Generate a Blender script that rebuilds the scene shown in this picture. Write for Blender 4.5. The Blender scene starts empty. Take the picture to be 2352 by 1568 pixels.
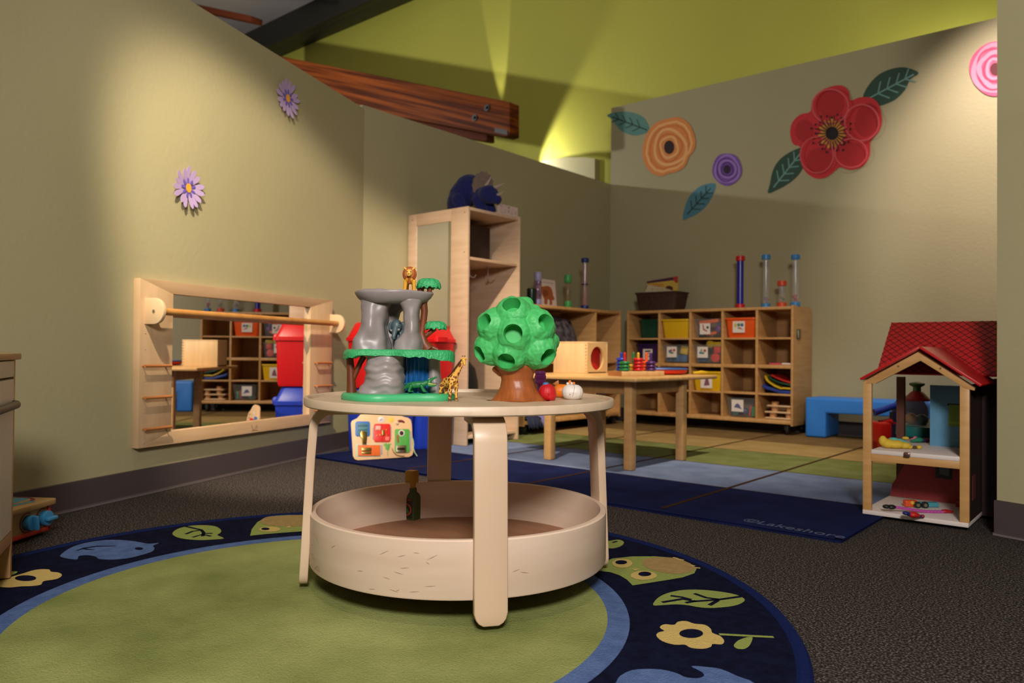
import bpy, bmesh, math, random
from mathutils import Vector, Matrix, noise
random.seed(7)
V = Vector
pi = math.pi
SC = bpy.context.scene
COL = SC.collection
# ------------------------------------------------------------ camera geometry
F = 1750.0; CX = 1176.0; CY = 784.0; H = 0.62
YAW = math.radians(40.1)
RC = Matrix.Rotation(YAW, 3, 'Z') @ Matrix.Rotation(pi/2 + math.radians(.82), 3, 'X') @ Matrix.Rotation(math.radians(.55), 3, 'Z')
EYE = V((0, 0, H))

def ray(x, y): return RC @ V(((x-CX)/F, -(y-CY)/F, -1.0))
def on_plane(x, y, P, n):
    d = ray(x, y); n = V(n); return EYE + d*((V(P)-EYE).dot(n)/d.dot(n))
def hz(x, y, z=0.0): return on_plane(x, y, (0, 0, z), (0, 0, 1))      # measured point on a level surface
def wx(x, y, X): return on_plane(x, y, (X, 0, 0), (1, 0, 0))          # on a wall-parallel plane X = const
def wy(x, y, Y): return on_plane(x, y, (0, Y, 0), (0, 1, 0))

cam = bpy.data.cameras.new('camera'); camo = bpy.data.objects.new('camera', cam); COL.objects.link(camo)
cam.sensor_width = 36; cam.sensor_fit = 'HORIZONTAL'; cam.lens = F/2352*36
cam.clip_start = .05; cam.clip_end = 60
camo.matrix_world = Matrix.Translation(EYE) @ RC.to_4x4()
cam.dof.use_dof = True; cam.dof.focus_distance = 1.95; cam.dof.aperture_fstop = 4.0
SC.camera = camo

# ------------------------------------------------------------ materials
def lin(c):
    if isinstance(c, str): c = [int(c[i:i+2], 16) for i in (0, 2, 4)]
    return tuple(((v/255)/12.92 if v/255 <= .04045 else ((v/255+.055)/1.055)**2.4) for v in c) + (1,)

MATS = {}
def mat(name, c=None, rough=.5, metal=0., c2=None, scale=8, stretch=(1, 1, 1), bump=0., bscale=60, spec=.5, kind='noise', trans=0., alpha=1., detail=4, lo=.35, hi=.65, coat=0., sheen=0., rot=None):
    if name in MATS: return MATS[name]
    m = bpy.data.materials.new(name); m.use_nodes = True; MATS[name] = m
    nt = m.node_tree; b = nt.nodes['Principled BSDF']
    b.inputs['Roughness'].default_value = rough; b.inputs['Metallic'].default_value = metal
    b.inputs['Specular IOR Level'].default_value = spec
    if trans: b.inputs['Transmission Weight'].default_value = trans; b.inputs['IOR'].default_value = 1.3
    if alpha < 1: b.inputs['Alpha'].default_value = alpha
    if coat: b.inputs['Coat Weight'].default_value = coat
    if sheen: b.inputs['Sheen Weight'].default_value = sheen
    c = lin(c); b.inputs['Base Color'].default_value = c
    def coords(st):
        tc = nt.nodes.new('ShaderNodeTexCoord'); mp = nt.nodes.new('ShaderNodeMapping')
        mp.inputs['Scale'].default_value = st; nt.links.new(tc.outputs['Object'], mp.inputs[0]); return mp.outputs[0]
    if c2:
        c2 = lin(c2); co = coords(stretch)
        if rot:
            mp = co.node; mp.vector_type = 'TEXTURE'; mp.inputs['Scale'].default_value = tuple(1/v for v in stretch); mp.inputs['Rotation'].default_value = rot
        if kind == 'noise':
            t = nt.nodes.new('ShaderNodeTexNoise'); t.inputs['Scale'].default_value = scale; t.inputs['Detail'].default_value = detail; out = t.outputs[0]
        elif kind == 'wave':
            t = nt.nodes.new('ShaderNodeTexWave'); t.inputs['Scale'].default_value = scale; t.inputs['Distortion'].default_value = 6; t.inputs['Detail'].default_value = 3; out = t.outputs[1]
        elif kind == 'voro':
            t = nt.nodes.new('ShaderNodeTexVoronoi'); t.feature = 'DISTANCE_TO_EDGE'; t.inputs['Scale'].default_value = scale; out = t.outputs[0]
        r = nt.nodes.new('ShaderNodeValToRGB'); r.color_ramp.elements[0].position = lo; r.color_ramp.elements[1].position = hi
        r.color_ramp.elements[0].color = c; r.color_ramp.elements[1].color = c2
        nt.links.new(t.inputs[0], co) if False else nt.links.new(co, t.inputs['Vector'])
        nt.links.new(out, r.inputs[0]); nt.links.new(r.outputs[0], b.inputs['Base Color'])
    if bump:
        t = nt.nodes.new('ShaderNodeTexNoise'); t.inputs['Scale'].default_value = bscale; t.inputs['Detail'].default_value = 3
        bn = nt.nodes.new('ShaderNodeBump'); bn.inputs['Strength'].default_value = bump; bn.inputs['Distance'].default_value = .01
        nt.links.new(coords((1, 1, 1)), t.inputs['Vector']); nt.links.new(t.outputs[0], bn.inputs['Height']); nt.links.new(bn.outputs[0], b.inputs['Normal'])
    return m

paint = mat('sage_wall_paint', 'a79f79', .6, bump=.12, bscale=45, c2='aba37e', scale=1.2)
lime = mat('lime_wall_paint', 'c3c050', .7, c2='bdbb4c', scale=.8)
rubber = mat('grey_rubber_baseboard', '483f40', .5)
carpet = mat('charcoal_speckled_carpet', '25211f', .95, c2='8a7e76', scale=190, lo=.48, hi=.75, bump=.6, bscale=300, spec=.1, detail=2)
birch = mat('pale_birch', 'd9bb9c', .42, c2='cfae8c', scale=5, stretch=(1, 1, 9), bump=.02)
birch_y = mat('pale_birch_across', 'dcbd9b', .42, c2='d2ae89', scale=5, stretch=(9, 1, 1))
birch_rim = mat('birch_rim', 'd9b89b', .4, c2='cba585', scale=3, stretch=(1, 1, 14))
maple = mat('golden_maple', 'c79a63', .45, c2='bb8c55', scale=4, stretch=(1, 1, 8))
maple_h = mat('golden_maple_across', 'c79a63', .45, c2='b98a53', scale=4, stretch=(8, 1, 1))
maple_y = mat('golden_maple_deep', 'c79a63', .45, c2='b98a53', scale=4, stretch=(1, 8, 1))
maple_edge = mat('maple_edge', 'b9824e', .45)
lockwood = mat('locker_birch', 'ceb195', .45, c2='c3a486', scale=4, stretch=(1, 1, 8))
lock_in = mat('locker_birch_inside', 'c9a888', .5, c2='be9c7b', scale=4, stretch=(1, 1, 8))
dowel = mat('dowel_wood', 'c08a4a', .35, c2='b0763a', scale=12, stretch=(1, 1, 1))
rungw = mat('rung_wood', 'b36f3c', .35)
timber = mat('stained_glulam', '8f4615', .7, c2='4a1e08', scale=5, stretch=(.12, 1, 5), lo=.38, hi=.62, spec=.2, rot=(0, .345, 0), detail=5)
timber_dark = mat('dark_timber', '5e2810', .7, spec=.2)
steel_dark = mat('dark_steel', '2c2a24', .5)
chrome = mat('bright_metal', 'c8c4bc', .2, 1.)
brass = mat('brass', 'c9a75a', .28, 1.)
blackm = mat('black_plastic', '15130f', .45)
glassm = mat('mirror_silver', 'e6e6e6', .015, 1.)
insul = mat('white_roof_insulation', 'd5cac5', .8, bump=1., bscale=3.5)
white = mat('white_laminate', 'e3d9d4', .4)
whitep = mat('white_paper', 'ddd3cc', .7)

def pl(name, c, rough=.35, **k): return mat(name, c, rough, **k)
red = pl('red_plastic', 'c8161c'); blue = pl('blue_plastic', '1c3cae'); yellow = pl('yellow_plastic', 'd9b019'); orange = pl('orange_plastic', 'ea5a18')
green = pl('green_plastic', '167a3e'); dkgreen = pl('dark_green_plastic', '0c4434'); purple = pl('purple_plastic', '4a1f63'); teal = pl('teal_plastic', '2b7f86')
skyb = pl('sky_blue_plastic', '3c86c4'); navyp = pl('navy_plastic', '1b2a6b'); pinkp = pl('pink_plastic', 'd8506a'); limep = pl('lime_plastic', '6fae3c')
clear = mat('clear_plastic', 'f2f2f0', .08, trans=1.0, spec=.5)

# ------------------------------------------------------------ mesh builder
class MB:
    def __init__(s): s.bm = bmesh.new()
    def _tag(s, n0, mi):
        s.bm.faces.ensure_lookup_table()
        for i in range(n0, len(s.bm.faces)): s.bm.faces[i].material_index = mi
        return s
    def box(s, c, d, mi=0, R=None):
        n0 = len(s.bm.faces); M = Matrix.Translation(V(c)) @ (R.to_4x4() if R else Matrix()) @ Matrix.Diagonal((d[0], d[1], d[2], 1))
        bmesh.ops.create_cube(s.bm, size=1, matrix=M); return s._tag(n0, mi)
    def bb(s, lo, hi, mi=0):
        lo = V(lo); hi = V(hi); return s.box((lo+hi)/2, hi-lo, mi)
    def cyl(s, p0, p1, r0, r1=None, n=20, mi=0):
        r1 = r0 if r1 is None else r1; p0 = V(p0); p1 = V(p1); d = p1-p0; n0 = len(s.bm.faces)
        M = Matrix.Translation((p0+p1)/2) @ d.to_track_quat('Z', 'Y').to_matrix().to_4x4()
        bmesh.ops.create_cone(s.bm, cap_ends=True, cap_tris=False, segments=n, radius1=max(r0, 1e-5), radius2=max(r1, 1e-5), depth=d.length, matrix=M); return s._tag(n0, mi)
    def sph(s, c, r, mi=0, u=16, v=10, R=None):
        n0 = len(s.bm.faces); r = (r, r, r) if not hasattr(r, '__len__') else r
        M = Matrix.Translation(V(c)) @ (R.to_4x4() if R else Matrix()) @ Matrix.Diagonal((r[0], r[1], r[2], 1))
        bmesh.ops.create_uvsphere(s.bm, u_segments=u, v_segments=v, radius=1, matrix=M); return s._tag(n0, mi)
    def rings(s, rs, mi=0, cap=(True, True), closed=False):
        n0 = len(s.bm.faces); vs = [[s.bm.verts.new(p) for p in r] for r in rs]; n = len(vs[0])
        pairs = list(zip(vs, vs[1:])) + ([(vs[-1], vs[0])] if closed else [])
        for a, b in pairs:
            for i in range(n): s.bm.faces.new((a[i], a[(i+1) % n], b[(i+1) % n], b[i]))
        if not closed:
            if cap[0]: s.bm.faces.new(vs[0][::-1])
            if cap[1]: s.bm.faces.new(vs[-1])
        return s._tag(n0, mi)
    def lathe(s, prof, c=(0, 0, 0), n=32, mi=0, cap=(True, True), sx=1, sy=1):
        c = V(c); return s.rings([[c+V((r*math.cos(2*pi*i/n)*sx, r*math.sin(2*pi*i/n)*sy, z)) for i in range(n)] for r, z in prof], mi, cap)
    def tube(s, pts, r, n=10, mi=0, closed=False):
        pts = [V(p) for p in pts]; m = len(pts); rs = []; up = None
        for i, p in enumerate(pts):
            a = pts[(i-1) % m] if closed else pts[max(i-1, 0)]; b = pts[(i+1) % m] if closed else pts[min(i+1, m-1)]
            t = (b-a).normalized()
            if up is None:
                up = t.orthogonal().normalized()
            else:
                up = (up - t*up.dot(t)).normalized()
            w = t.cross(up); rr = r[i] if hasattr(r, '__len__') else r
            rs.append([p + (up*math.cos(2*pi*k/n) + w*math.sin(2*pi*k/n))*rr for k in range(n)])
        return s.rings(rs, mi, closed=closed)
    def prism(s, pts, off, mi=0, ms=None):
        """polygon (3-D points in one plane) pushed along the vector off"""
        n0 = len(s.bm.faces); off = V(off); a = [s.bm.verts.new(V(p)) for p in pts]; b = [s.bm.verts.new(V(p)+off) for p in pts]; n = len(a)
        s.bm.faces.new(a[::-1]); s.bm.faces.new(b)
        for i in range(n): s.bm.faces.new((a[i], a[(i+1) % n], b[(i+1) % n], b[i]))
        return s._tag(n0, mi)
    def poly(s, pts, mi=0):
        n0 = len(s.bm.faces); s.bm.faces.new([s.bm.verts.new(V(p)) for p in pts]); return s._tag(n0, mi)
    def ribbon(s, pts, w, nrm, mi=0, off=0):
        pts = [V(p)+V(nrm)*off for p in pts]; nrm = V(nrm); n0 = len(s.bm.faces); L = []
        for i, p in enumerate(pts):
            t = (pts[min(i+1, len(pts)-1)]-pts[max(i-1, 0)]).normalized(); q = nrm.cross(t).normalized(); ww = w[i] if hasattr(w, '__len__') else w
            L.append((s.bm.verts.new(p+q*ww/2), s.bm.verts.new(p-q*ww/2)))
        for a, b in zip(L, L[1:]): s.bm.faces.new((a[0], b[0], b[1], a[1]))
        return s._tag(n0, mi)
    def xf(s, M):
        bmesh.ops.transform(s.bm, matrix=M, verts=s.bm.verts); return s
    def limb(s, p0, p1, r0, r1, mi=0):
        p0 = V(p0); p1 = V(p1); s.sph(p0, r0, mi, 12, 8); s.sph(p1, r1, mi, 12, 8); return s.cyl(p0, p1, r0, r1, 12, mi)
    def build(s, name, mats, parent=None, bevel=0, seg=2, world=False, sharp=40, remesh=0, subsurf=0, smoothit=0):
        bm = s.bm
        bmesh.ops.recalc_face_normals(bm, faces=bm.faces) if not getattr(s, 'keep', False) else None
        if bevel:
            es = [e for e in bm.edges if len(e.link_faces) == 2 and e.calc_face_angle(0) > .5]
            bmesh.ops.bevel(bm, geom=es, offset=bevel, segments=seg, profile=.5, affect='EDGES', clamp_overlap=True)
        if world and parent: bmesh.ops.transform(bm, matrix=WM[parent.name].inverted(), verts=bm.verts)
        me = bpy.data.meshes.new(name); bm.to_mesh(me); bm.free()
        for m in (mats if isinstance(mats, (list, tuple)) else [mats]): me.materials.append(m)
        me.polygons.foreach_set('use_smooth', [True]*len(me.polygons))
        if not remesh: me.set_sharp_from_angle(angle=math.radians(sharp))
        o = bpy.data.objects.new(name, me); COL.objects.link(o)
        if parent: o.parent = parent
        if remesh:
            md = o.modifiers.new('fuse', 'REMESH'); md.mode = 'VOXEL'; md.voxel_size = remesh; md.use_smooth_shade = True
            md2 = o.modifiers.new('soften', 'SMOOTH'); md2.factor = .5; md2.iterations = smoothit or 4
        if subsurf:
            md = o.modifiers.new('round', 'SUBSURF'); md.levels = subsurf; md.render_levels = subsurf
        return o

WM = {}
def thing(name, label, cat, loc=(0, 0, 0), rz=0, group=None, M=None):
    o = bpy.data.objects.new(name, None); COL.objects.link(o); o.empty_display_size = .05
    M = M if M is not None else Matrix.Translation(V(loc)) @ Matrix.Rotation(rz, 4, 'Z')
    o.matrix_world = M; o.location = M.to_translation(); o.rotation_euler = M.to_euler(); WM[o.name] = M.copy()
    o['label'] = label; o['category'] = cat
    if group: o['group'] = group
    return o
def tag(o, label, cat, group=None, kind=None):
    o['label'] = label; o['category'] = cat
    if group: o['group'] = group
    if kind: o['kind'] = kind
    return o
def struct(o, label=None):
    o['kind'] = 'structure'
    if label: o['label'] = label; o['category'] = 'room'
    return o
def copy_tree(o, name=None):
    c = o.copy(); COL.objects.link(c)
    if o.name in WM: WM[c.name] = WM[o.name].copy()
    for ch in list(o.children):
        k = ch.copy(); COL.objects.link(k); k.parent = c
        for g in list(ch.children):
            q = g.copy(); COL.objects.link(q); q.parent = k
    return c
def place(o, loc, rz=None):
    o.location = loc
    if rz is not None: o.rotation_euler = (0, 0, rz)
    return o
def text_bm(mb, txt, M, size, depth, mi=0, font_scale_x=1):
    cu = bpy.data.curves.new('lettering', 'FONT'); cu.body = txt; cu.size = size; cu.extrude = depth/2; cu.align_x = 'CENTER'; cu.align_y = 'CENTER'; cu.resolution_u = 3; cu.space_character = 1.0 if len(txt) != 5 else 1.14
    o = bpy.data.objects.new('lettering', cu); COL.objects.link(o); dg = bpy.context.evaluated_depsgraph_get()
    me = bpy.data.meshes.new_from_object(o.evaluated_get(dg)); n0 = len(mb.bm.faces)
    me.transform(M @ Matrix.Diagonal((font_scale_x, 1, 1, 1))); mb.bm.from_mesh(me); mb._tag(n0, mi)
    bpy.data.objects.remove(o); bpy.data.curves.remove(cu); bpy.data.meshes.remove(me)
def frame_M(o, x, y):
    """matrix with given local x and y axes (unit vectors) and origin"""
    x = V(x).normalized(); y = V(y).normalized(); z = x.cross(y).normalized()
    M = Matrix((x, y, z)).transposed().to_4x4(); M.translation = V(o); return M
def smooth_loop(pts, k=3):
    """closed Catmull-Rom through the points"""
    n = len(pts); out = []
    for i in range(n):
        p0, p1, p2, p3 = pts[i-1], pts[i], pts[(i+1) % n], pts[(i+2) % n]
        for j in range(k):
            t = j/k; out.append(tuple(.5*((2*b)+(-a+c)*t+(2*a-5*b+4*c-d)*t*t+(-a+3*b-3*c+d)*t**3) for a, b, c, d in zip(p0, p1, p2, p3)))
    return out
def ell(cx, cy, rx, ry, n=20, rot=0):
    c, s = math.cos(rot), math.sin(rot)
    return [(cx+rx*math.cos(a)*c-ry*math.sin(a)*s, cy+rx*math.cos(a)*s+ry*math.sin(a)*c) for a in [2*pi*i/n for i in range(n)]]
# ============================================================ THE ROOM
C1 = V((-3.98, 3.193, 0)); DL = V((.3746, -.9272, 0)).normalized(); NL = V((.9272, .3746, 0)).normalized()
XM, YR = -3.98, 6.175
struct(MB().bb((-14, -6, -.12), (5, 9, 0)).build('floor', carpet))
ZL, ZM, ZR = 2.217, 2.24, 2.975
a = C1; b = C1 + DL*7.5
struct(MB().prism([a, b, b-NL*.12, a-NL*.12-DL*.02], (0, 0, ZL)).build('wall_left', paint))
struct(MB().bb((XM-.12, C1.y-.02, 0), (XM, YR, ZM)).build('wall_middle', paint))
struct(MB().bb((XM, YR, 0), (3.2, YR+.12, ZR)).build('wall_right', paint))
struct(MB().bb((-15, 7.0, 0), (5, 7.15, 6.2)).build('wall_back', lime))
struct(MB().bb((-15, -6, 6.0), (5, 7.2, 6.15)).build('ceiling', insul))
# end of the wall in the right foreground
JP = hz(2281.5, 1229); JE = V((.951, -.309, 0)).normalized(); JN = V((-.309, -.951, 0)).normalized()
j0 = JP - JN*.012 + JE*.006
struct(MB().prism([j0, j0+JE*2.6, j0+JE*2.6-JN*.12, j0-JN*.12], (0, 0, 3.3)).build('wall_front', paint))
def skirt(name, p, q, n, h=.112):
    m = MB(); m.prism([p, q, q+n*.011, p+n*.011], (0, 0, h))
    m.prism([p+n*.011, q+n*.011, q+n*.02, p+n*.02], (0, 0, .012), 1)
    return struct(m.build(name, [rubber, mat('baseboard_toe', '6d6463', .5)], bevel=.002, seg=1))
skirt('baseboard_left', C1+DL*.03, C1+DL*7.4, NL)
skirt('baseboard_middle', V((XM, C1.y+.03, 0)), V((XM, YR-.03, 0)), V((1, 0, 0)))
skirt('baseboard_right', V((XM+.03, YR, 0)), V((3, YR, 0)), V((0, -1, 0)))
skirt('baseboard_front', j0-JE*.006, j0+JE*2.5, JN, .123)
# steel channel along the top of the green wall, curved beige panel low on it
struct(MB().bb((-15, 6.72, 5.4), (5, 7.0, 5.86)).bb((-15, 6.62, 5.4), (5, 6.74, 5.43)).build('trim_1', steel_dark, bevel=.01), None)
p = [wy(x, y, 6.9) for x, y in ((1366, 470), (1366, 364), (1340, 361), (1300, 361), (1265, 366), (1238, 372), (1200, 384), (1150, 405), (1150, 470))]
struct(MB().prism(p, (0, .1, 0)).build('trim_2', mat('beige_panel', 'a79f77', .7)))

def rafter(pts, y0, w, name, label, m, bolts=()):
    o = MB().prism([wy(x, y, y0) for x, y in pts], (0, w, 0)).build(name, m, bevel=.008)
    tag(o, label, 'beam')
    for x, y in bolts:
        c = wy(x, y, y0); k = MB().cyl(c+V((0, -.012, 0)), c+V((0, .01, 0)), .034, n=20).cyl(c+V((0, -.03, 0)), c+V((0, -.01, 0)), .014, n=6)
        k.build('bolt', steel_dark, parent=o)
    return o
bm_ = rafter([(1171, 234), (1171, 310), (1158, 314), (700, 226), (560, 196), (560, 112)], 5.4, .14, 'timber_beam', 'stained glulam roof beam with two bolts near its cut end, above the middle partition', timber, [(1119.5, 248), (1091, 271)])
pq = [wy(x, y, 5.4) for x, y in ((1137, 293), (1166, 299), (1166, 310), (1137, 304))]
MB().prism([q+V((0, -.006, 0)) for q in pq], (0, .012, 0)).build('steel_tag', steel_dark, parent=bm_)
rafter([(1118, 300), (1118, 323), (1110, 324), (880, 282), (880, 262), (1000, 282)], 5.545, .12, 'timber_brace', 'short dark timber peeking out under the bolted glulam beam', timber_dark)
rafter([(577, 36), (576, 50), (470, 28), (415, 14), (425, 2), (450, 9)], 5.0, .16, 'timber_purlin', 'reddish timber end against the white insulated roof, topmost in the photo', timber_dark)

# ============================================================ RUGS
rnavy = mat('rug_navy', '0c0f23', .95, c2='12162f', scale=40, bump=.5, bscale=260, spec=.05)
rbind = mat('rug_navy_binding', '131f4c', .9, bump=.5, bscale=200, spec=.05)
rblue = mat('rug_soft_blue', '4d6290', .95, c2='596f9e', scale=30, bump=.6, bscale=260, spec=.05)
rgreen = mat('rug_moss_green', '727a42', .95, c2='a2a868', scale=3.2, bump=.6, bscale=260, spec=.05, detail=8, lo=.3, hi=.72)
rleaf = mat('rug_leaf_green', '8b9650', .95, bump=.5, bscale=260, spec=.05)
rsand = mat('rug_sand_yellow', 'c4ab68', .95, bump=.5, bscale=260, spec=.05)
rtan = mat('rug_tan', '9a8153', .95, c2='a48b5a', scale=60, bump=.5, bscale=260, spec=.05)
RMAT = [rnavy, rbind, rblue, rgreen, rleaf, rsand, rtan]
RC0 = V((-1.525, 1.123, 0)); ZR0 = .0096
m = MB()
def annulus(r0, r1, z0, z1, mi, n=128):
    n0 = len(m.bm.faces)
    A = [m.bm.verts.new(RC0+V((r0*math.cos(2*pi*i/n), r0*math.sin(2*pi*i/n), z0))) for i in range(n)]; B = [m.bm.verts.new(RC0+V((r1*math.cos(2*pi*i/n), r1*math.sin(2*pi*i/n), z1))) for i in range(n)]
    for i in range(n): m.bm.faces.new((A[i], B[i], B[(i+1) % n], A[(i+1) % n]))
    m._tag(n0, mi)
annulus(.001, .674, ZR0, ZR0, 3); annulus(.674, .724, ZR0, ZR0, 2); annulus(.724, 1.062, ZR0, ZR0, 0); annulus(1.062, 1.07, ZR0, .0125, 1); annulus(1.07, 1.086, .0125, .0125, 1); annulus(1.086, 1.094, .0125, .001, 1)
ZP = [ZR0+.0008]
def motif(pts, mi, org, sc, lift=0, sm=True, k=3):
    P = smooth_loop(pts, k) if sm else pts
    w = [hz(org[0]+x*sc, org[1]+y*sc, ZP[0]+lift) for x, y in P]
    m.poly(w, mi)
def stroke(pts, w, mi, org, sc, lift=.0008):
    P = [hz(org[0]+x*sc, org[1]+y*sc, ZP[0]+lift) for x, y in pts]
    m.ribbon(P, w, (0, 0, 1), mi)
A5 = ((0, 1150), .3231); A6 = ((1260, 1180), .27211)
motif([(1225, 232), (1260, 200), (1340, 178), (1440, 172), (1530, 180), (1570, 205), (1568, 225), (1545, 243), (1592, 266), (1500, 275), (1420, 278), (1330, 272), (1260, 258)], 4, *A5)
for s in ([(1310, 178), (1430, 205), (1448, 225), (1440, 250)], [(1320, 235), (1370, 215), (1425, 207)], [(1370, 257), (1440, 237), (1500, 250)], [(1448, 230), (1510, 230)]): stroke(s, .011, 0, *A5)
motif([(430, 385), (480, 345), (560, 310), (680, 285), (800, 276), (930, 283), (1030, 300), (1060, 304), (1132, 298), (1088, 318), (1098, 335), (1080, 360), (1000, 385), (920, 405), (800, 417), (705, 412), (680, 395), (620, 385), (560, 392), (550, 415), (500, 412), (440, 400)], 2, *A5)
motif(ell(988, 338, 30, 9), 0, *A5, lift=.0008, sm=False); stroke([(545, 352), (600, 334), (690, 321), (825, 319)], [.004, .013, .011, .003], 0, *A5); stroke([(595, 340), (630, 344), (675, 346)], [.01, .008, .002], 0, *A5)
motif([(0, 565), (90, 536), (170, 513), (230, 494), (290, 485), (350, 487), (362, 502), (420, 510), (440, 530), (400, 555), (310, 570), (290, 595), (220, 605), (150, 607), (60, 615), (-40, 605), (-60, 585)], 5, *A5); motif(ell(182, 548, 76, 20), 0, *A5, lift=.0008, sm=False)
motif([(60, 505), (110, 500), (125, 505), (95, 522), (60, 530)], 4, *A5)
motif([(1778, 247), (1790, 200), (1830, 150), (1880, 122), (1960, 105), (2060, 100), (2200, 100), (2250, 130), (2250, 215), (2140, 216), (2000, 226), (1880, 236)], 4, *A5, k=1)
motif([(1850, 148), (1890, 116), (1980, 106), (2200, 103), (2220, 165), (2100, 180), (1990, 180), (1900, 170)], 6, *A5, lift=.0006); motif(ell(1918, 200, 76, 18), 5, *A5, lift=.001, sm=False); motif(ell(1887, 198, 30, 9), 0, *A5, lift=.0016, sm=False); motif([(2030, 188), (2055, 176), (2072, 190)], 5, *A5, lift=.001, sm=False)
# right-hand motifs
motif([(430, 420), (540, 375), (700, 358), (900, 357), (1060, 370), (1180, 410), (1250, 460), (1230, 500), (1130, 535), (950, 565), (710, 602), (660, 552), (600, 517), (520, 490), (430, 480)], 4, *A6, k=1)
motif(ell(1010, 433, 225, 66, rot=.12), 6, *A6, lift=.0006, sm=False)
motif(ell(622, 415, 86, 39), 5, *A6, lift=.001, sm=False); motif(ell(613, 407, 50, 17), 0, *A6, lift=.0016, sm=False); motif(ell(803, 518, 112, 38), 5, *A6, lift=.001, sm=False); motif(ell(812, 505, 55, 19), 0, *A6, lift=.0016, sm=False)
motif([(695, 462), (775, 460), (735, 476)], 5, *A6, lift=.001, sm=False)
for s in ([(1050, 366), (1090, 376)], [(1085, 378), (1140, 390)], [(1205, 432), (1235, 440)], [(1230, 452), (1280, 456)]): stroke(s, .01, 5, *A6)
motif([(885, 770), (900, 730), (950, 690), (1030, 660), (1150, 640), (1300, 640), (1450, 655), (1580, 680), (1652, 715), (1640, 745), (1560, 775), (1400, 792), (1280, 788), (1180, 770), (1080, 762), (970, 768)], 4, *A6)
for s in ([(958, 744), (1130, 716), (1230, 736), (1430, 722), (1625, 695)], [(1030, 688), (1120, 700), (1205, 722)], [(1158, 748), (1245, 732)], [(1230, 670), (1330, 705), (1440, 720)], [(1358, 768), (1430, 727)]): stroke(s, .011, 0, *A6)
motif([(945, 945), (985, 930), (1060, 935), (1090, 910), (1160, 903), (1230, 925), (1320, 935), (1370, 970), (1382, 1002), (1450, 1030), (1482, 1070), (1460, 1100), (1385, 1096), (1370, 1120), (1300, 1137), (1200, 1128), (1150, 1102), (1060, 1102), (960, 1072), (910, 1027), (930, 998), (978, 986), (945, 965)], 5, *A6); motif(ell(1204, 1007, 101, 38), 0, *A6, lift=.0008, sm=False)
stroke([(1440, 1014), (1700, 1028), (1900, 1038)], .011, 4, *A6); motif([(1720, 1035), (1702, 1100), (1660, 1135), (1600, 1138), (1563, 1112), (1590, 1075), (1640, 1050)], 4, *A6)
motif([(440, 245), (540, 222), (600, 218), (636, 238), (612, 270), (540, 290), (440, 280)], 4, *A6); stroke([(540, 240), (580, 228)], .009, 0, *A6)
motif([(540, 1470), (570, 1420), (600, 1370), (680, 1325), (780, 1308), (950, 1312), (1080, 1342), (1150, 1375), (1250, 1386), (1312, 1365), (1290, 1330), (1205, 1284), (1330, 1290), (1460, 1310), (1600, 1370), (1740, 1430), (1760, 1560), (1200, 1600), (700, 1560)], 2, *A6)
m.keep = True
for f in m.bm.faces: f.normal_update(); (f.normal.z < 0) and f.normal_flip()
tag(m.build('round_rug', RMAT), 'round navy and green rug with leaf and owl motifs under the round table', 'rug')

m = MB(); YB = [2.635, 3.31, 3.975, 4.66, 5.27, 6.06]; XB = [-3.74, -2.965, -2.225, -1.485, -.79]
rg2 = mat('rug_olive_band', '63693b', .95, c2='71774a', scale=7, bump=.4, bscale=200, spec=.05); rb2 = mat('rug_grey_blue_band', '626f8e', .95, c2='717e9c', scale=7, bump=.4, bscale=200, spec=.05)
rt2 = mat('rug_tan_band', '927a4c', .95, c2='9e8558', scale=7, bump=.4, bscale=200, spec=.05); rbr = mat('rug_brown_band', '6b5638', .95, c2='78613f', scale=7, bump=.4, bscale=200, spec=.05); rseam = mat('rug_brown_line', '3c2816', .95, spec=.05)
rlet = mat('rug_grey_lettering', '59607c', .95, spec=.05); rnav2 = mat('rug_deep_navy_band', '141a3d', .95, c2='1a2149', scale=7, bump=.4, bscale=200, spec=.05)
m.bb((-3.74, 2.635, .0), (-.79, 6.06, .010), 0)
cols = [0, 2, 1, 3, 4]
for i in range(5):
    m.poly([(XB[0]+.02, YB[i]+(.02 if i == 0 else 0), .0105), (XB[-1]-.02, YB[i]+(.02 if i == 0 else 0), .0105), (XB[-1]-.02, YB[i+1], .0105), (XB[0]+.02, YB[i+1], .0105)], cols[i])
    if i: m.ribbon([(XB[0]+.02, YB[i], .0112), (XB[-1]-.02, YB[i], .0112)], .008, (0, 0, 1), 5)
for x in XB[1:-1]: m.ribbon([(x, YB[0]+.06, .0116), (x, YB[-1], .0116)], .02, (0, 0, 1), 5)
for p, q in (((-3.74, 2.645), (-.79, 2.645)), ((-.80, 2.64), (-.80, 6.06)), ((-3.73, 2.64), (-3.73, 6.06))): m.ribbon([V((*p, .0114)), V((*q, .0114))], .03, (0, 0, 1), 6)
q0 = hz(1735, 1198, .0112); q1 = hz(1912, 1229, .0112); dd = (q1-q0); text_bm(m, '\u00a9Lakeshore', frame_M((q0+q1)/2+V((0, 0, .0003)), dd, V((-dd.y, dd.x, 0))), .075, .0004, 7)
tag(m.build('striped_rug', [rnav2, rg2, rb2, rt2, rbr, rseam, rbind, rlet]), 'large rectangular rug in navy, blue, green and tan bands under the small maple table', 'rug')

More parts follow.
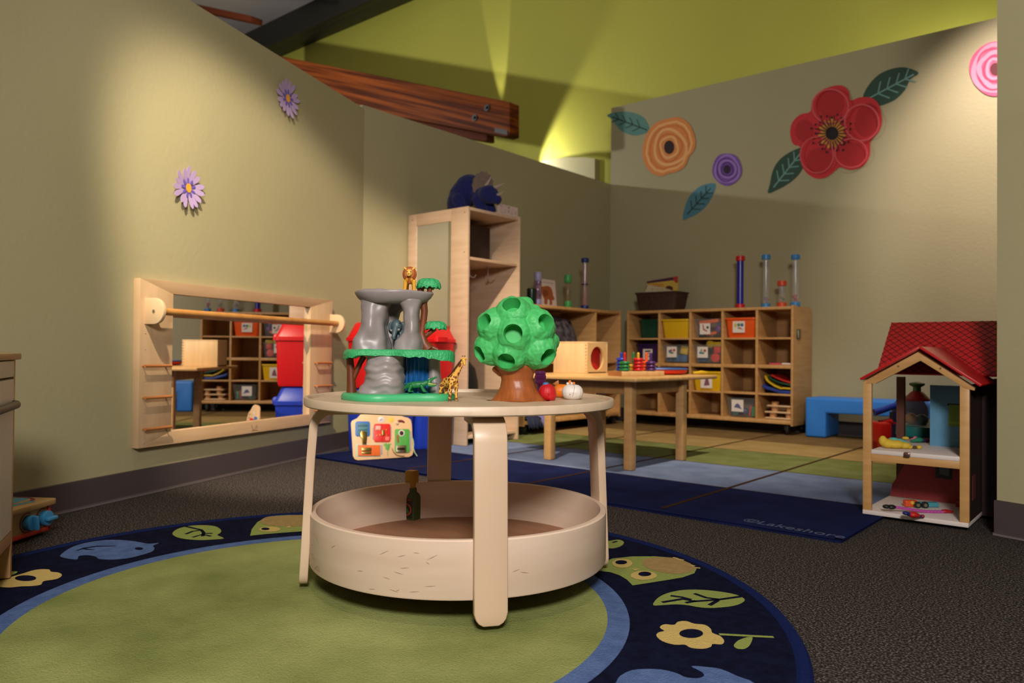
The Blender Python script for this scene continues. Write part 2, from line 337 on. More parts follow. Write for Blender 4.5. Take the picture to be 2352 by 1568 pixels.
# ============================================================ WALL FLOWERS
lil = mat('lilac_card', 'b49bc6', .7); vio = mat('violet_paint', '6a56ad', .7); yel = mat('yellow_paint', 'e8a52c', .7)
def daisy(cx, cy, hpx, rot, label, seed):
    c = on_plane(cx, cy, C1, NL); D = (c-EYE).length; r = hpx/2*D*.985/F
    u = -DL; w = V((0, 0, 1)); rnd = random.Random(seed); m = MB()
    def pt(x, y, off): return c + u*x + w*y + NL*off
    for k in range(15):
        a = rot + 2*pi*k/15 + rnd.uniform(-.06, .06); R = r*rnd.uniform(.85, 1.02); wd = r*.2
        prof = [(.12, .25), (.4, .62), (.72, 1), (.9, .8), (1, .1)]
        L = []
        for side in (1, -1):
            for t, ww in (prof if side > 0 else prof[::-1]):
                x = R*t; y = side*wd*ww*.62; L.append(pt(x*math.cos(a)-y*math.sin(a), x*math.sin(a)+y*math.cos(a), .006+.010*t*t+.0003*k))
        m.prism(L, NL*.0012, 0)
    m.prism([pt(r*.3*math.cos(t), r*.3*math.sin(t), .001) for t in [2*pi*i/20 for i in range(20)]], NL*.0075, 0)
    for k in range(9):
        a = rot + 2*pi*k/9; L = []
        for x, y in ell(r*.3, 0, r*.15, r*.065, 12): L.append(pt(x*math.cos(a)-y*math.sin(a), x*math.sin(a)+y*math.cos(a), .0142))
        m.prism(L, NL*.0006, 1)
    m.prism([pt(x, y, .0144) for x, y in ell(0, 0, r*.16, r*.2, 18)], NL*.0012, 2)
    tag(m.build('flower_cutout', [lil, vio, yel]), label, 'wall decoration', 'lilac daisy cutouts on the left wall')
daisy(427.5, 432, 96, .3, 'lilac paper daisy on the left wall, lower one above the wooden wall mirror', 1)
daisy(656.5, 226, 86, .1, 'lilac paper daisy high on the left wall near the timber beam', 2)
OG = 1380; SG = .41327
def W4(pts, off=0.): return [wy(OG+x*SG, 50+y*SG, YR-off) for x, y in pts]
def cutout(layers, strokes, mats, name, label, group=None):
    m = MB(); off = .0003 if name == 'leaf_cutout' else .0024; b0_ = off
    for pts, mi, sm in layers:
        P = W4(smooth_loop(pts) if sm else pts, off); th = (.0016 if name == 'leaf_cutout' else .004) if off == b0_ else .0005
        m.prism(P, (0, -th, 0), mi); off += th+.0001
    for pts, w, mi, close in strokes:
        P = W4(pts + (pts[:1] if close else []), off+.0003); m.ribbon(P, w, (0, -1, 0), mi); off += .00025
    return tag(m.build(name, mats), label, 'wall decoration', group)
tealc = mat('teal_card', '5b8b80', .7); bluec = mat('blue_teal_card', '4f8496', .7); darkc = mat('dark_green_card', '2c4a3a', .7); veind = mat('dark_vein_paint', '24423b', .7); veinl = mat('pale_vein_paint', '6f9a92', .7)
def leafveins(a, b, k, s, w, mi):
    a = V(a); b = V(b); d = b-a; n = V((-d.y, d.x)); out = [([tuple(a), tuple(b)], w, mi, False)]
    for i in range(1, k+1):
        p = a + d*(i/(k+1)); L = s*(1-.35*i/(k+1))
        for sd in (1, -1): out.append(([tuple(p), tuple(p+d*.16*1+n*sd*L)], w*.8, mi, False))
    return out
GL = 'leaf cutouts on the right wall'
cutout([([(35, 520), (80, 503), (150, 500), (210, 515), (250, 545), (270, 602), (230, 625), (180, 632), (120, 610), (85, 575), (60, 540)], 0, True)], leafveins((258, 602), (62, 528), 4, .18, .012, 1), [tealc, veind], 'leaf_cutout', 'pale teal leaf at the left end of the right wall beside the orange flower', GL)
cutout([([(455, 1098), (470, 1020), (500, 960), (560, 910), (637, 899), (625, 960), (590, 1020), (540, 1065), (490, 1090)], 0, True)], leafveins((480, 1070), (610, 925), 4, .2, .012, 1), [bluec, veind], 'leaf_cutout', 'blue leaf hanging below the small purple flower on the right wall', GL)
cutout([([(1455, 425), (1490, 350), (1550, 290), (1630, 258), (1700, 255), (1767, 284), (1720, 320), (1690, 380), (1640, 430), (1590, 455), (1545, 467), (1500, 450)], 0, True)], leafveins((1490, 425), (1740, 292), 4, .2, .012, 1), [darkc, veinl], 'leaf_cutout', 'dark green leaf to the upper right of the big red poppy', GL)
cutout([([(1125, 702), (1050, 725), (990, 770), (955, 830), (940, 900), (930, 953), (990, 930), (1050, 895), (1100, 850), (1130, 790)], 0, True)], leafveins((960, 920), (1105, 735), 4, .2, .012, 1), [darkc, veinl], 'leaf_cutout', 'dark green leaf to the lower left of the big red poppy', GL)
orc = mat('orange_card', 'e08a45', .7); orl = mat('light_orange_paint', 'f0b26d', .7); ord_ = mat('deep_orange_paint', 'd67431', .7); seedc = mat('seed_brown_paint', '2c0f14', .7)
ol = [(270, 600), (310, 560), (370, 540), (430, 530), (480, 555), (510, 600), (528, 670), (515, 720), (490, 750), (470, 800), (430, 830), (370, 845), (340, 858), (290, 845), (250, 800), (232, 740), (240, 670), (255, 630)]
def scl(L, k, cx, cy): return [(cx+(x-cx)*k, cy+(y-cy)*k) for x, y in L]
def wob(cx, cy, rx, ry, n, k, ph, amp=.06): return [(cx+rx*math.cos(a)*(1+amp*math.sin(k*a+ph)), cy+ry*math.sin(a)*(1+amp*math.sin(k*a+ph))) for a in [2*pi*i/n for i in range(n)]]
cutout([(ol, 0, True), (ell(380, 697, 29, 38), 3, False)], [(scl(ol, .85, 380, 697), .022, 1, True), (scl(ol, .74, 384, 700), .01, 2, True), (wob(384, 698, 88, 98, 40, 3, 1), .026, 1, True), (wob(382, 698, 66, 76, 40, 3, 2.5), .012, 2, True), (wob(380, 697, 48, 58, 40, 4, 0), .022, 1, True)], [orc, orl, ord_, seedc], 'flower_cutout', 'orange ranunculus flower with a dark seed centre on the right wall')
puc = mat('purple_card', '7a4fa8', .7); pul = mat('light_purple_paint', '9d78c4', .7); pud = mat('deep_purple_paint', '552f80', .7)
cutout([(wob(702, 820, 82, 90, 40, 5, 0, .02), 0, False), (ell(702, 820, 21, 25), 3, False)], [(wob(702, 820, 66, 74, 40, 3, 0), .02, 1, True), (wob(700, 822, 56, 64, 40, 3, 2), .009, 2, True), (wob(704, 818, 44, 50, 40, 2, 1), .018, 1, True), (wob(702, 820, 31, 36, 40, 3, 0), .014, 2, True)], [puc, pul, pud, mat('aubergine_paint', '2b0f2e', .7)], 'flower_cutout', 'small purple swirl flower, between the orange flower and the red poppy')
rec = mat('poppy_red_card', 'cb2a30', .7); rel = mat('poppy_light_paint', 'd4545a', .7); red_ = mat('poppy_deep_paint', 'b31d23', .7)
sil = [(1165, 500), (1175, 440), (1215, 390), (1280, 360), (1340, 355), (1378, 385), (1390, 437), (1440, 420), (1510, 425), (1550, 470), (1563, 550), (1545, 612), (1500, 665), (1495, 740), (1460, 800), (1390, 823), (1330, 808), (1300, 830), (1250, 866), (1190, 869), (1135, 830), (1110, 770), (1110, 697), (1070, 680), (1053, 620), (1065, 560), (1110, 515)]
st = []
for i in range(22):
    a = 2*pi*i/22; r = .9+.25*((i*7) % 5)/5
    st.append(([(1285+36*math.cos(a), 620+40*math.sin(a)), (1285+88*r*math.cos(a), 620+92*r*math.sin(a))], .008, 3, False))
dots = [(ell(1285+(92+14*((i*5) % 3))*math.cos(2*pi*i/24), 620+(88+10*((i*5) % 3))*math.sin(2*pi*i/24), 6, 7, 8), 3, False) for i in range(24)]
cutout([(sil, 0, True), (ell(1275, 455, 80, 75, rot=.1), 2, False), (ell(1480, 545, 66, 95, rot=.2), 2, False), (ell(1215, 770, 75, 70), 2, False), (ell(1400, 735, 66, 62), 2, False), (ell(1130, 605, 50, 62), 2, False), (wob(1285, 620, 70, 78, 44, 11, 0, .12), 4, False), (ell(1285, 620, 36, 38), 3, False)]+dots,
       [(ell(1275, 470, 100, 95, 30), .012, 1, True), (ell(1450, 560, 95, 100, 30), .012, 1, True), (ell(1200, 740, 92, 100, 30), .010, 1, True), (ell(1390, 730, 90, 80, 30), .010, 1, True)]+st, [rec, rel, red_, mat('stamen_black_paint', '150d10', .7), mat('poppy_centre_paint', 'e39a3c', .7)], 'flower_cutout', 'big red poppy with a black and yellow centre on the right wall')
pic = mat('pink_card', 'd0567c', .7); pil = mat('light_pink_paint', 'e08ba6', .7); pid = mat('deep_pink_paint', 'b53a60', .7)
cutout([(wob(2193, 262, 143, 150, 44, 4, 1, .02), 0, False), (ell(2193, 264, 30, 36), 3, False)], [(wob(2193, 262, 120, 128, 44, 3, 0), .03, 1, True), (wob(2193, 262, 104, 112, 44, 3, 2), .012, 2, True), (wob(2190, 264, 84, 92, 44, 4, 1), .03, 1, True), (wob(2193, 262, 64, 70, 44, 3, 0), .02, 2, True), (wob(2193, 262, 48, 54, 44, 3, 1), .02, 1, True)], [pic, pil, pid, mat('maroon_paint', '5a1a20', .7)], 'flower_cutout', 'pink swirl flower high on the right wall, half hidden by the near wall end')
# ============================================================ ROUND BIRCH TABLE
TC = V((-1.44, 1.497, 0)); TT = .490; RZ = .0105
rt = thing('play_table', 'round pale birch toddler table with bent legs and a deep tray underneath', 'table', TC)
MB().lathe([(.002, .478), (.409, .478), (.4125, .481), (.4125, .4975), (.4105, .5), (.4035, .5), (.4015, .498), (.4005, .490), (.002, .490)], n=96).build('tabletop', mat('tabletop_birch', 'd4bca1', .42, c2='cab194', scale=3, stretch=(1, 9, 1), spec=.45), rt)
trm = MB().lathe([(.376, .074), (.392, .074), (.394, .078), (.394, .203), (.391, .206), (.379, .206), (.377, .203), (.3765, .086)], n=96, cap=(False, False))
MB().lathe([(.002, .080), (.378, .080), (.378, .092), (.002, .092)], n=72).build('tray_floor', mat('tray_floor_board', 'a9795a', .6, c2='9c6d50', scale=4, stretch=(1, 7, 1)), rt)
mk = trm; mr = random.Random(3)
for k in range(34):
    a = mr.uniform(-2.5, -.35); z = mr.uniform(.085, .18); l = mr.uniform(.004, .014); s = mr.uniform(-.6, .6)
    L = [(.3944*math.cos(a+t*l/.39), .3944*math.sin(a+t*l/.39), z+t*l*s) for t in (-1, 0, 1)]
    mk.ribbon(L, [.0003, .0011, .0003], (math.cos(a), math.sin(a), 0), 1)
trm.build('tray_rim', [mat('tray_birch', 'dfc6b0', .45, c2='d5baa2', scale=2.2, stretch=(1, 1, 10), spec=.4), mat('scuff_brown', '8c6a4c', .6)], rt)
ply = mat('leg_ply_edge', 'c08e68', .45, c2='a87550', scale=60, stretch=(1, 1, .02))
for k in range(4):
    an = math.radians(-36.3+90*k); path = [(.24, .4665), (.31, .4665), (.335, .4665)]
    for i in range(1, 9):
        t = i/8*pi/2; path.append((.338+.049*math.sin(t), .4665-.049*(1-math.cos(t))))
    path += [(.389+.018*t, .4175-.395*t) for t in (.2, .5, .8, .93, .965, .985, 1.0)]
    R = []
    for i, (r, z) in enumerate(path):
        a = path[max(i-1, 0)]; b = path[min(i+1, len(path)-1)]; t = V((b[0]-a[0], b[1]-a[1])).normalized(); nn = V((-t.y, t.x))
        w = .0375
        if i >= len(path)-3: w -= (.004, .010, .020)[i-len(path)+3]
        if i == 0: w = .034
        R.append([V((r+nn.x*.011*s, q*w, z+nn.y*.011*s)) for s, q in ((1, -1), (1, 1), (-1, 1), (-1, -1))])
    m = MB().rings(R); m.xf(Matrix.Rotation(an, 4, 'Z'))
    m.build('leg', mat('leg_birch', 'd9bea2', .4, c2='cfb194', scale=4, stretch=(1, 1, .5)), rt, bevel=.0025, sharp=50)

# ============================================================ WALL MIRROR WITH PULL-UP BAR
def LW(x, y, off): return on_plane(x, y, C1+NL*off, NL)
o_ = [(322.8, 638), (764, 690), (760, 969), (317, 1030)]; i_ = [(398.5, 675), (714, 705), (710.5, 951.5), (392.5, 990)]
OF = .036
base = LW(317, 1030, .0)
mir = thing('wall_mirror', 'wide wood-framed mirror with a pull-up bar and small rungs fixed to the left wall', 'mirror', base, math.atan2(DL.y, DL.x))
m = MB(); O = [LW(x, y, OF) for x, y in o_]; I = [LW(x, y, OF) for x, y in i_]
for a, b in ((0, 1), (1, 2), (2, 3), (3, 0)):
    m.prism([O[a], O[b], I[b], I[a]], -NL*OF*.985, 1 if a in (0, 2) else 0)
for x, y in ((334, 766), (334, 803), (333, 876), (333, 948), (331, 1018)): c = LW(x, y, OF+.0005); m.cyl(c-NL*.002, c+NL*.0004, .0028, n=10, mi=2)
m.build('frame', [mat('mirror_frame_birch', 'ceae88', .42, c2='c4a37b', scale=4, stretch=(6, 1, 1)), mat('mirror_frame_birch_rail', 'c8a781', .42, c2='bd9b74', scale=4, stretch=(1, 6, 6)), blackm], mir, bevel=.004, world=True)
MB().prism([LW(x, y, .014) for x, y in ((396, 672), (717, 702), (713, 955), (390, 993))], -NL*.006).build('mirror_glass', glassm, mir, world=True)
bk = mat('bracket_birch', 'd9bb92', .4)
def bracket(xl, xr, yt, yb, xs, ys):
    a = LW(xl, (yt+yb)/2, OF); hgt = (LW(xl, yt, OF)-LW(xl, yb, OF)).length; pr = .098; L = []
    r = hgt/2
    for t in range(13):
        an = pi/2-t*pi/12; L.append(a+NL*(pr-r*.9+r*.9*math.cos(an))+V((0, 0, r*math.sin(an))))
    L = [a+V((0, 0, r))] + L + [a-V((0, 0, r))]
    o = MB().prism(L, -DL*.018).build('bracket', bk, mir, world=True, bevel=.002)
    return a, pr
a1, pr1 = bracket(332, 385, 684, 744, 0, 0); a2, pr2 = bracket(757, 797, 722, 764, 0, 0)
rodA = a1+NL*.05-DL*.01; rodB = a2+NL*.05-DL*.008
MB().cyl(rodA, rodB, .0155, n=24).build('pull_up_bar', dowel, mir, world=True)
s_ = a1+NL*.05
MB().cyl(s_-DL*-.0002, s_+DL*.004, .006, n=12).build('screw', chrome, mir, world=True)
for x0, x1, ys in ((333, 394, (840, 912, 983)), (728, 762, (833, 886, 941))):
    for y in ys:
        dy = (y-818)/(1850-(x0+x1)/2)*-(x1-x0)/2
        p = LW(x0, y-dy, OF+.024); q = LW(x1, y+dy, OF+.024); t = (q-p).normalized()
        MB().cyl(p, q, .0062, n=14).cyl(p+t*.012, p+t*.012-NL*.025, .004, n=8).cyl(q-t*.012, q-t*.012-NL*.025, .004, n=8).build('rung', rungw, mir, world=True)
lg = MB()
for L in ([(577, 975), (580, 983), (584, 990)], [(586, 984), (591, 976), (590, 985)], [(578, 990), (583, 987), (592, 988)]): lg.ribbon([LW(x, y, OF+.0008) for x, y in L], .0022, NL)
lg.build('burnt_maker_mark', mat('burnt_brown', '5a321c', .6), mir, world=True)

# ============================================================ CUBBY SHELVES
def cubby(label, loc, rz, W, D, z0, z1, cols, rows, group=None, t=.018, skip=(), casters=True, full_rows=(), latch=True):
    r = thing('cubby_shelf', label, 'shelf', loc, rz, group)
    m = MB()
    for i, x in enumerate((0, W-t)):
        L = [(x, 0, z0-.012), (x, 0, z1), (x, D-.05, z1), (x, D-.02, z1-.012), (x, D, z1-.045), (x, D, z0-.012)]
        MB().prism(L, (t, 0, 0)).build('side_panel', maple, r, bevel=.003)
    MB().bb((t, .002, z1-.03), (W-t, D-.03, z1-.008)).build('top_panel', maple_h, r, bevel=.002)
    MB().bb((t, .002, z0), (W-t, D-.01, z0+.028)).build('bottom_panel', maple_h, r, bevel=.002)
    MB().bb((t, D-.012, z0+.028), (W-t, D-.004, z1-.03)).build('back_panel', mat('maple_back', 'b88a55', .5, c2='ad7f4b', scale=3, stretch=(1, 1, 6)), r)
    xs = [t]+[c for c in cols]+[W-t]
    for c in cols: MB().bb((c-t/2, .006, z0+.028), (c+t/2, D-.012, z1-.03)).build('divider', maple, r, bevel=.0015)
    for i in range(len(xs)-1):
        for j, z in enumerate(rows):
            if (i, j) in skip: continue
            a = xs[i]+(t/2 if i else 0); b = xs[i+1]-(t/2 if i < len(xs)-2 else 0); th = .026 if j in full_rows else .014
            MB().bb((a, .008 if j not in full_rows else .003, z-th), (b, D-.012, z)).build('shelf_board', maple_h, r, bevel=.0012)
    if casters:
        for x in (.06, W-.06):
            for y in (.05, D-.06):
                k = MB().cyl((x, y, z0+.001), (x, y, z0-.025), .014, n=12).box((x, y, z0-.03), (.03, .045, .03)).build('caster', steel_dark, r, bevel=.003)
                MB().cyl((x-.011, y+.01, .0285+.0115), (x+.011, y+.01, .0285+.0115), .0285, n=20).build('wheel', mat('caster_rubber', '17150f', .35), k, bevel=.003)
    if latch:
        k = MB().box((W+.002, .11, .78), (.004, .085, .075)).build('latch_plate', mat('worn_steel', '6e6448', .35, .8), r, bevel=.001)
        MB().cyl((W+.008, .085, .752), (W+.008, .085, .808), .006, n=10).build('hinge_pin', chrome, k)
    return r
S2 = V((-3.53, 5.75, 0)); S2W = 1.455; S2D = .415; S2T = .990
cx2 = [.315, .603, .885, 1.169]; rw2 = [.754, .543, .3235]
cub2 = cubby('long maple cubby shelf of twenty cubes on black casters, along the right wall', S2, 0, S2W, S2D, .095, .998, cx2, rw2, 'cubby shelves', full_rows=(1,))
S1 = V((-3.53, 4.33, 0)); S1W = 1.33
cub1 = cubby('maple cubby shelf along the middle wall between the tall locker and the corner', S1, pi/2, S1W, .40, .088, .99, [.95], [.55, .30], 'cubby shelves', latch=False, skip=())
def at2(x, z, y=0.): return S2+V((x, y, z))
def at1(yl, z, d=0.): return S1+V((-d, yl, z))

# ============================================================ LOCKER
LX = -3.40; LK = thing('coat_locker', 'tall open birch coat locker with a mirrored end panel, against the middle wall', 'locker', (LX, 3.583, 0), pi/2)
LWd, LDp, LHt = .537, .572, 1.567
p = MB(); t = .02; fr = [(0, .155), (.495, LDp)]
p.bb((0, 0, .012), (t, .155, LHt)); p.bb((0, .490, .012), (t, LDp, LHt)); p.bb((0, .155, 1.484), (t, .490, LHt)); p.bb((0, .155, .012), (t, .490, .26))
p.build('mirror_panel', lockwood, LK, bevel=.003)
MB().bb((.006, .150, .255), (.010, .495, 1.489)).build('mirror', glassm, LK)
MB().bb((.0105, .15, .25), (.019, .5, 1.49)).build('mirror_backing', lock_in, LK)
MB().bb((LWd-t, 0, .012), (LWd, LDp, LHt)).build('side_panel', lockwood, LK, bevel=.003)
MB().bb((t, .004, LHt-.022), (LWd-t, LDp, LHt-.002)).build('top_panel', mat('locker_birch_across', 'd0b499', .45, c2='c6a88b', scale=4, stretch=(8, 1, 1)), LK, bevel=.002)
MB().bb((t, LDp-.012, .07), (LWd-t, LDp-.002, LHt-.022)).build('back_panel', lock_in, LK)
MB().bb((t, .01, 1.222), (LWd-t, LDp-.012, 1.242)).build('shelf_board', lock_in, LK, bevel=.002)
MB().bb((t, .01, .055), (LWd-t, LDp-.012, .075)).build('bench_board', lockwood, LK, bevel=.002)
for px_ in (1079, 1121):
    m = MB(); x = wx(px_, 605, LX-.2).y-3.583; c = V((x, .20, 1.222)); m.box(c+V((0, 0, -.004)), (.03, .02, .008))
    m.tube([c, c+V((0, 0, -.035)), c+V((0, 0, -.075))], .0035, 8)
    for s in (1, -1): m.tube([c+V((0, 0, -.07)), c+V((s*.012, -.008, -.088)), c+V((s*.03, -.016, -.088)), c+V((s*.042, -.02, -.068))], .0035, 8)
    m.build('coat_hook', mat('hook_metal', 'c9c2b8', .35, .6), LK)
sc_ = MB()
for y, z in ((.03, 1.53), (.53, 1.53), (.03, 1.27), (.03, .30)): sc_.cyl((-.0008, y, z), (.002, y, z), .0045, n=10)
sc_.build('screw_plug', mat('plug_brown', '7d5a38', .5), LK)
def inlk(x, y, z): return V((LX-y, 3.583+x, z))
tag(MB().bb(inlk(.05, .53, 1.2425), inlk(wx(1126, 545, LX-.2).y-3.583, .20, 1.50)).build('storage_box', mat('dark_brown_box', '2b1810', .6), bevel=.006), 'dark brown box on the upper shelf inside the tall locker', 'box')
b = MB(); c = inlk(.2, .27, .0765)
b.lathe([(.6, 0), (.92, .01), (1, .06), (1.02, .22), (.97, .34), (.83, .43), (.55, .475), (.2, .487)], c, 28, sx=.12, sy=.165)
b.tube([c+V((0, -.03, .48)), c+V((0, -.03, .52)), c+V((0, .03, .52)), c+V((0, .03, .48))], .008, 8)
tag(b.build('backpack', mat('black_fabric', '0d0b0c', .8, bump=.2, bscale=200)), 'black backpack standing in the bottom of the tall locker', 'bag')

# ============================================================ SMALL MAPLE TABLE
T2 = thing('activity_table', 'small rectangular maple table with square legs standing on the striped rug', 'table', (-2.4, 3.75, 0)); L2 = lambda *p: V(p)-V((-2.4, 3.75, 0))
lz = .0125
MB().bb(L2(-2.86, 3.335, .475), L2(-1.99, 4.27, .497)).build('tabletop', mat('table_maple_top', 'd0a56c', .4, c2='c2955a', scale=4, stretch=(1, 8, 1)), T2, bevel=.007, seg=3)
for x0, y0 in ((-2.118, 3.427), (-2.665, 3.455), (-2.1, 3.957), (-2.665, 3.98)):
    MB().bb(L2(x0, y0, lz), L2(x0+.048, y0+.048, .475)).build('leg', maple, T2, bevel=.004)
ap = mat('table_apron', 'a97c48', .5, c2='9d703d', scale=4, stretch=(8, 8, 1))
for lo, hi in (((-2.617, 3.448, .405), (-2.118, 3.468, .475)), ((-2.617, 3.975, .405), (-2.1, 3.995, .475)), ((-2.098, 3.475, .405), (-2.078, 3.957, .475)), ((-2.655, 3.503, .405), (-2.635, 3.98, .475))):
    MB().bb(L2(*lo), L2(*hi)).build('apron', ap, T2, bevel=.002)

# ============================================================ BLUE FOAM BENCH
foam = mat('blue_vinyl', '2f7cd6', .45, bump=.03, bscale=40)
z0 = .0125
L = [(-1.995, z0), (-1.845, z0), (-1.845, .195), (-.80, .195), (-.80, z0), (-.65, z0), (-.65, .305), (-1.995, .305)]
tag(MB().prism([(x, 5.78, z) for x, z in L], (0, .32, 0)).build('foam_bench', foam, bevel=.016, seg=3), 'blue vinyl foam bridge bench against the right wall beside the long cubby shelf', 'bench')

# ============================================================ STACKED BINS
def bin_stack_proto(colname, m_body, m_lid, label, loc, zb, hb):
    r = thing('lidded_bin', label, 'bin', loc, pi/2, 'stacked lidded recycling bins'); W, D = .336, .30
    def ring(w, d, z, y0=0, k=.03):
        P = []
        for sx, sy in ((1, -1), (1, 1), (-1, 1), (-1, -1)):
            for j in range(4):
                a = {(1, -1): -pi/2, (1, 1): 0, (-1, 1): pi/2, (-1, -1): pi}[(sx, sy)]+j*pi/6
                P.append(V((sx*(w/2-k)+k*math.cos(a), y0+sy*(d/2-k)+k*math.sin(a), z)))
        return P
    bz = zb+hb-.115
    MB().rings([ring(W*.86, D*.84, zb), ring(W*.90, D*.88, zb+.02), ring(W*.93, D*.93, bz-.04), ring(W*.95, D*.95, bz)]).build('body', m_body, r)
    ld = MB().rings([ring(W*.97, D*.97, bz), ring(W, D, bz+.002), ring(W, D, bz+.022), ring(W*.96, D*.95, bz+.025), ring(W*.80, D*.72, zb+hb-.008), ring(W*.74, D*.62, zb+hb)]).build('lid', m_lid, r)
    MB().rings([ring(.10, .04, bz+.004, -D/2-.012, .012), ring(.10, .04, bz+.034, -D/2-.012, .012), ring(.085, .03, bz+.044, -D/2-.008, .01)]).build('latch_tab', m_lid, ld)
    return r
blid = pl('blue_bin_plastic', '1d3bb5', .4); rlid = pl('red_bin_plastic', 'd0141a', .4)
for i, yc in enumerate((3.05, 3.395)):
    xc = -3.61
    bin_stack_proto('blue', blid, blid, ['blue lidded bin on the rug, under the red bin nearest the wall mirror', 'blue lidded bin on the rug, under the red bin next to the tall locker'][i], (xc, yc, 0), .0128, .385)
    bin_stack_proto('red', rlid, rlid, ['red lidded bin stacked on a blue bin, nearest the wall mirror', 'red lidded bin stacked on a blue bin, next to the tall locker'][i], (xc, yc, 0), .3985, .395)

# ============================================================ PLAY KITCHEN (left edge) AND TOY COOKTOP
KP = hz(27, 1322, .0136); KD = V((.895, -.446, 0)).normalized(); KN = V((.446, .895, 0)).normalized()      # KD along its front towards the viewer, KN out of its front
K = thing('play_kitchen', 'play kitchen with grey-white doors, wood edges and a dark handle, at the left edge', 'play kitchen', KP, math.atan2(KD.y, KD.x))
kw = mat('kitchen_birch', 'c39a6d', .45, c2='b98f62', scale=4, stretch=(1, 1, 8)); kwh = mat('kitchen_door_white', 'e8dfe0', .45)
Wk, Dk = .75, .34
MB().bb((0, -Dk, .0), (.022, 0, .575)).build('side_panel', kw, K, bevel=.002)
MB().bb((Wk-.02, -Dk, .0), (Wk, 0, .575)).build('side_panel', kw, K, bevel=.002)
MB().bb((.022, -Dk, .09), (Wk-.02, -.022, .57)).build('cabinet_body', kw, K)
MB().bb((-.006, -Dk, .575), (Wk+.006, .012, .592)).build('countertop', kw, K, bevel=.003)
MB().bb((.026, -.020, .53), (Wk-.024, .001, .572)).build('drawer_front', kwh, K, bevel=.002)
d_ = MB().bb((.026, -.020, .125), (Wk-.024, .001, .524)).build('door', kwh, K, bevel=.002)
MB().tube([(.035, .002, .458), (.038, .009, .458), (.06, .013, .458), (.3, .014, .458), (.42, .012, .458), (.42, .002, .458)], .0105, 10).build('handle', mat('bronze_handle', '2f2521', .4), d_)
MB().bb((.022, -.03, .09), (Wk-.02, .0, .122)).build('kick_rail', kw, K, bevel=.002)
sp = hz(118, 1240); ST = thing('toy_cooktop', 'low wooden toy cooktop with blue knobs on the carpet beside the play kitchen', 'toy', V((sp.x, sp.y, 0)), 0)
# front runs from under the kitchen to the right
f0 = hz(22, 1255); f1 = hz(112, 1224); fd = (f1-f0).normalized(); fn = V((fd.y, -fd.x, 0)); fn = fn if fn.dot(-f1) > 0 else -fn
MS = frame_M(f1, fd, -fn); ST.matrix_world = MS; ST.location = f1; ST.rotation_euler = MS.to_euler(); WM[ST.name] = MS
def rr(x0, x1, y0, y1, r, n=6):
    P = []
    for cx_, cy_, a0 in ((x1-r, y0+r, -pi/2), (x1-r, y1-r, 0), (x0+r, y1-r, pi/2), (x0+r, y0+r, pi)):
        P += [(cx_+r*math.cos(a0+i*pi/2/n), cy_+r*math.sin(a0+i*pi/2/n)) for i in range(n+1)]
    return P
stw = mat('cooktop_wood', 'b5925e', .5, c2='a98653', scale=5, stretch=(1, 8, 1)); LL = -.30
m = MB().prism([(x, y, .098) for x, y in rr(LL, .018, -.02, .22, .02)], (0, 0, .017)); m.build('top_board', stw, ST, bevel=.002)
m = MB()
for cx_, cy_, r_ in ((-.06, .10, .07), (-.22, .10, .07)):
    m.ribbon([(cx_+r_*math.cos(a), cy_+r_*math.sin(a), .1156) for a in [i*2*pi/24 for i in range(25)]], .012, (0, 0, 1))
m.poly([(x, y, .1154) for x, y in rr(LL+.02, .0, .06, .20, .03)], 1)
m.ribbon([(-.05, .02, .1158), (-.12, .035, .1158), (-.2, .02, .1158), (-.25, .03, .1158)], .02, (0, 0, 1), 1)
m.build('printed_hobs', [mat('maroon_print', '6d3040', .6), mat('blue_print', '4f8fa6', .6)], ST)
MB().bb((LL, .0, .012), (.0, .205, .098)).build('case', stw, ST)
m = MB()
for lo, hi in (((LL, -.005, .012), (.002, .003, .026)), ((-.012, -.005, .012), (.002, .003, .098)), ((LL, -.005, .012), (LL+.012, .003, .098))): m.bb(lo, hi)
m.build('red_trim', mat('orange_red_paint', 'c8381e', .45), ST, bevel=.002)
for i, x in enumerate((-.033, -.105)):
    ms = MB().ribbon([(x+.031*math.cos(a), -.0012, .058+.031*math.sin(a)) for a in [i_*2*pi/24 for i_ in range(4, 25)]], .004, (0, -1, 0)); ms.build('dial_mark', mat('dial_maroon', '7d2430', .5), ST)
    k = MB().cyl((x, -.001, .058), (x, -.024, .058), .0245, n=28).build('knob', mat('knob_blue', '3f93c8', .4), ST, bevel=.002)
    MB().box((x, -.032, .058), (.046, .018, .011), R=Matrix.Rotation((1.4, .0)[i == 0], 3, 'Y')).build('grip', mat('knob_blue', '3f93c8', .4), k, bevel=.003)
# ============================================================ TOYS ON THE ROUND TABLE
FW = V((-math.sin(YAW), math.cos(YAW), 0)); RT = V((math.cos(YAW), math.sin(YAW), 0))
class Toy:
    """a toy stood at a measured base point; local x to the right, y away, z up"""
    def __init__(s, name, label, cat, base, group=None, rz=YAW):
        s.o = thing(name, label, cat, base, rz, group); s.B = V(base); s.inv = WM[s.o.name].inverted()
    def q(s, x, y, d=0.): return s.inv @ on_plane(x, y, s.B+FW*d, FW)
    def r(s, npx, d=0.): return npx*((s.B+FW*d-EYE).dot(FW))/F
def evaluated(o):
    dg = bpy.context.evaluated_depsgraph_get(); me = bpy.data.meshes.new_from_object(o.evaluated_get(dg)); old = o.data; o.modifiers.clear(); o.data = me; me.name = old.name; bpy.data.meshes.remove(old)
    me.polygons.foreach_set('use_smooth', [True]*len(me.polygons)); return o
def jitter(o, amp, sc, seed=0):
    vs = o.data.vertices; N = [v.normal.copy() for v in vs]; P = [v.co.copy() for v in vs]
    for v, p, n in zip(vs, P, N): v.co = p + n*amp*noise.noise(p*sc+V((seed, 0, 0)))
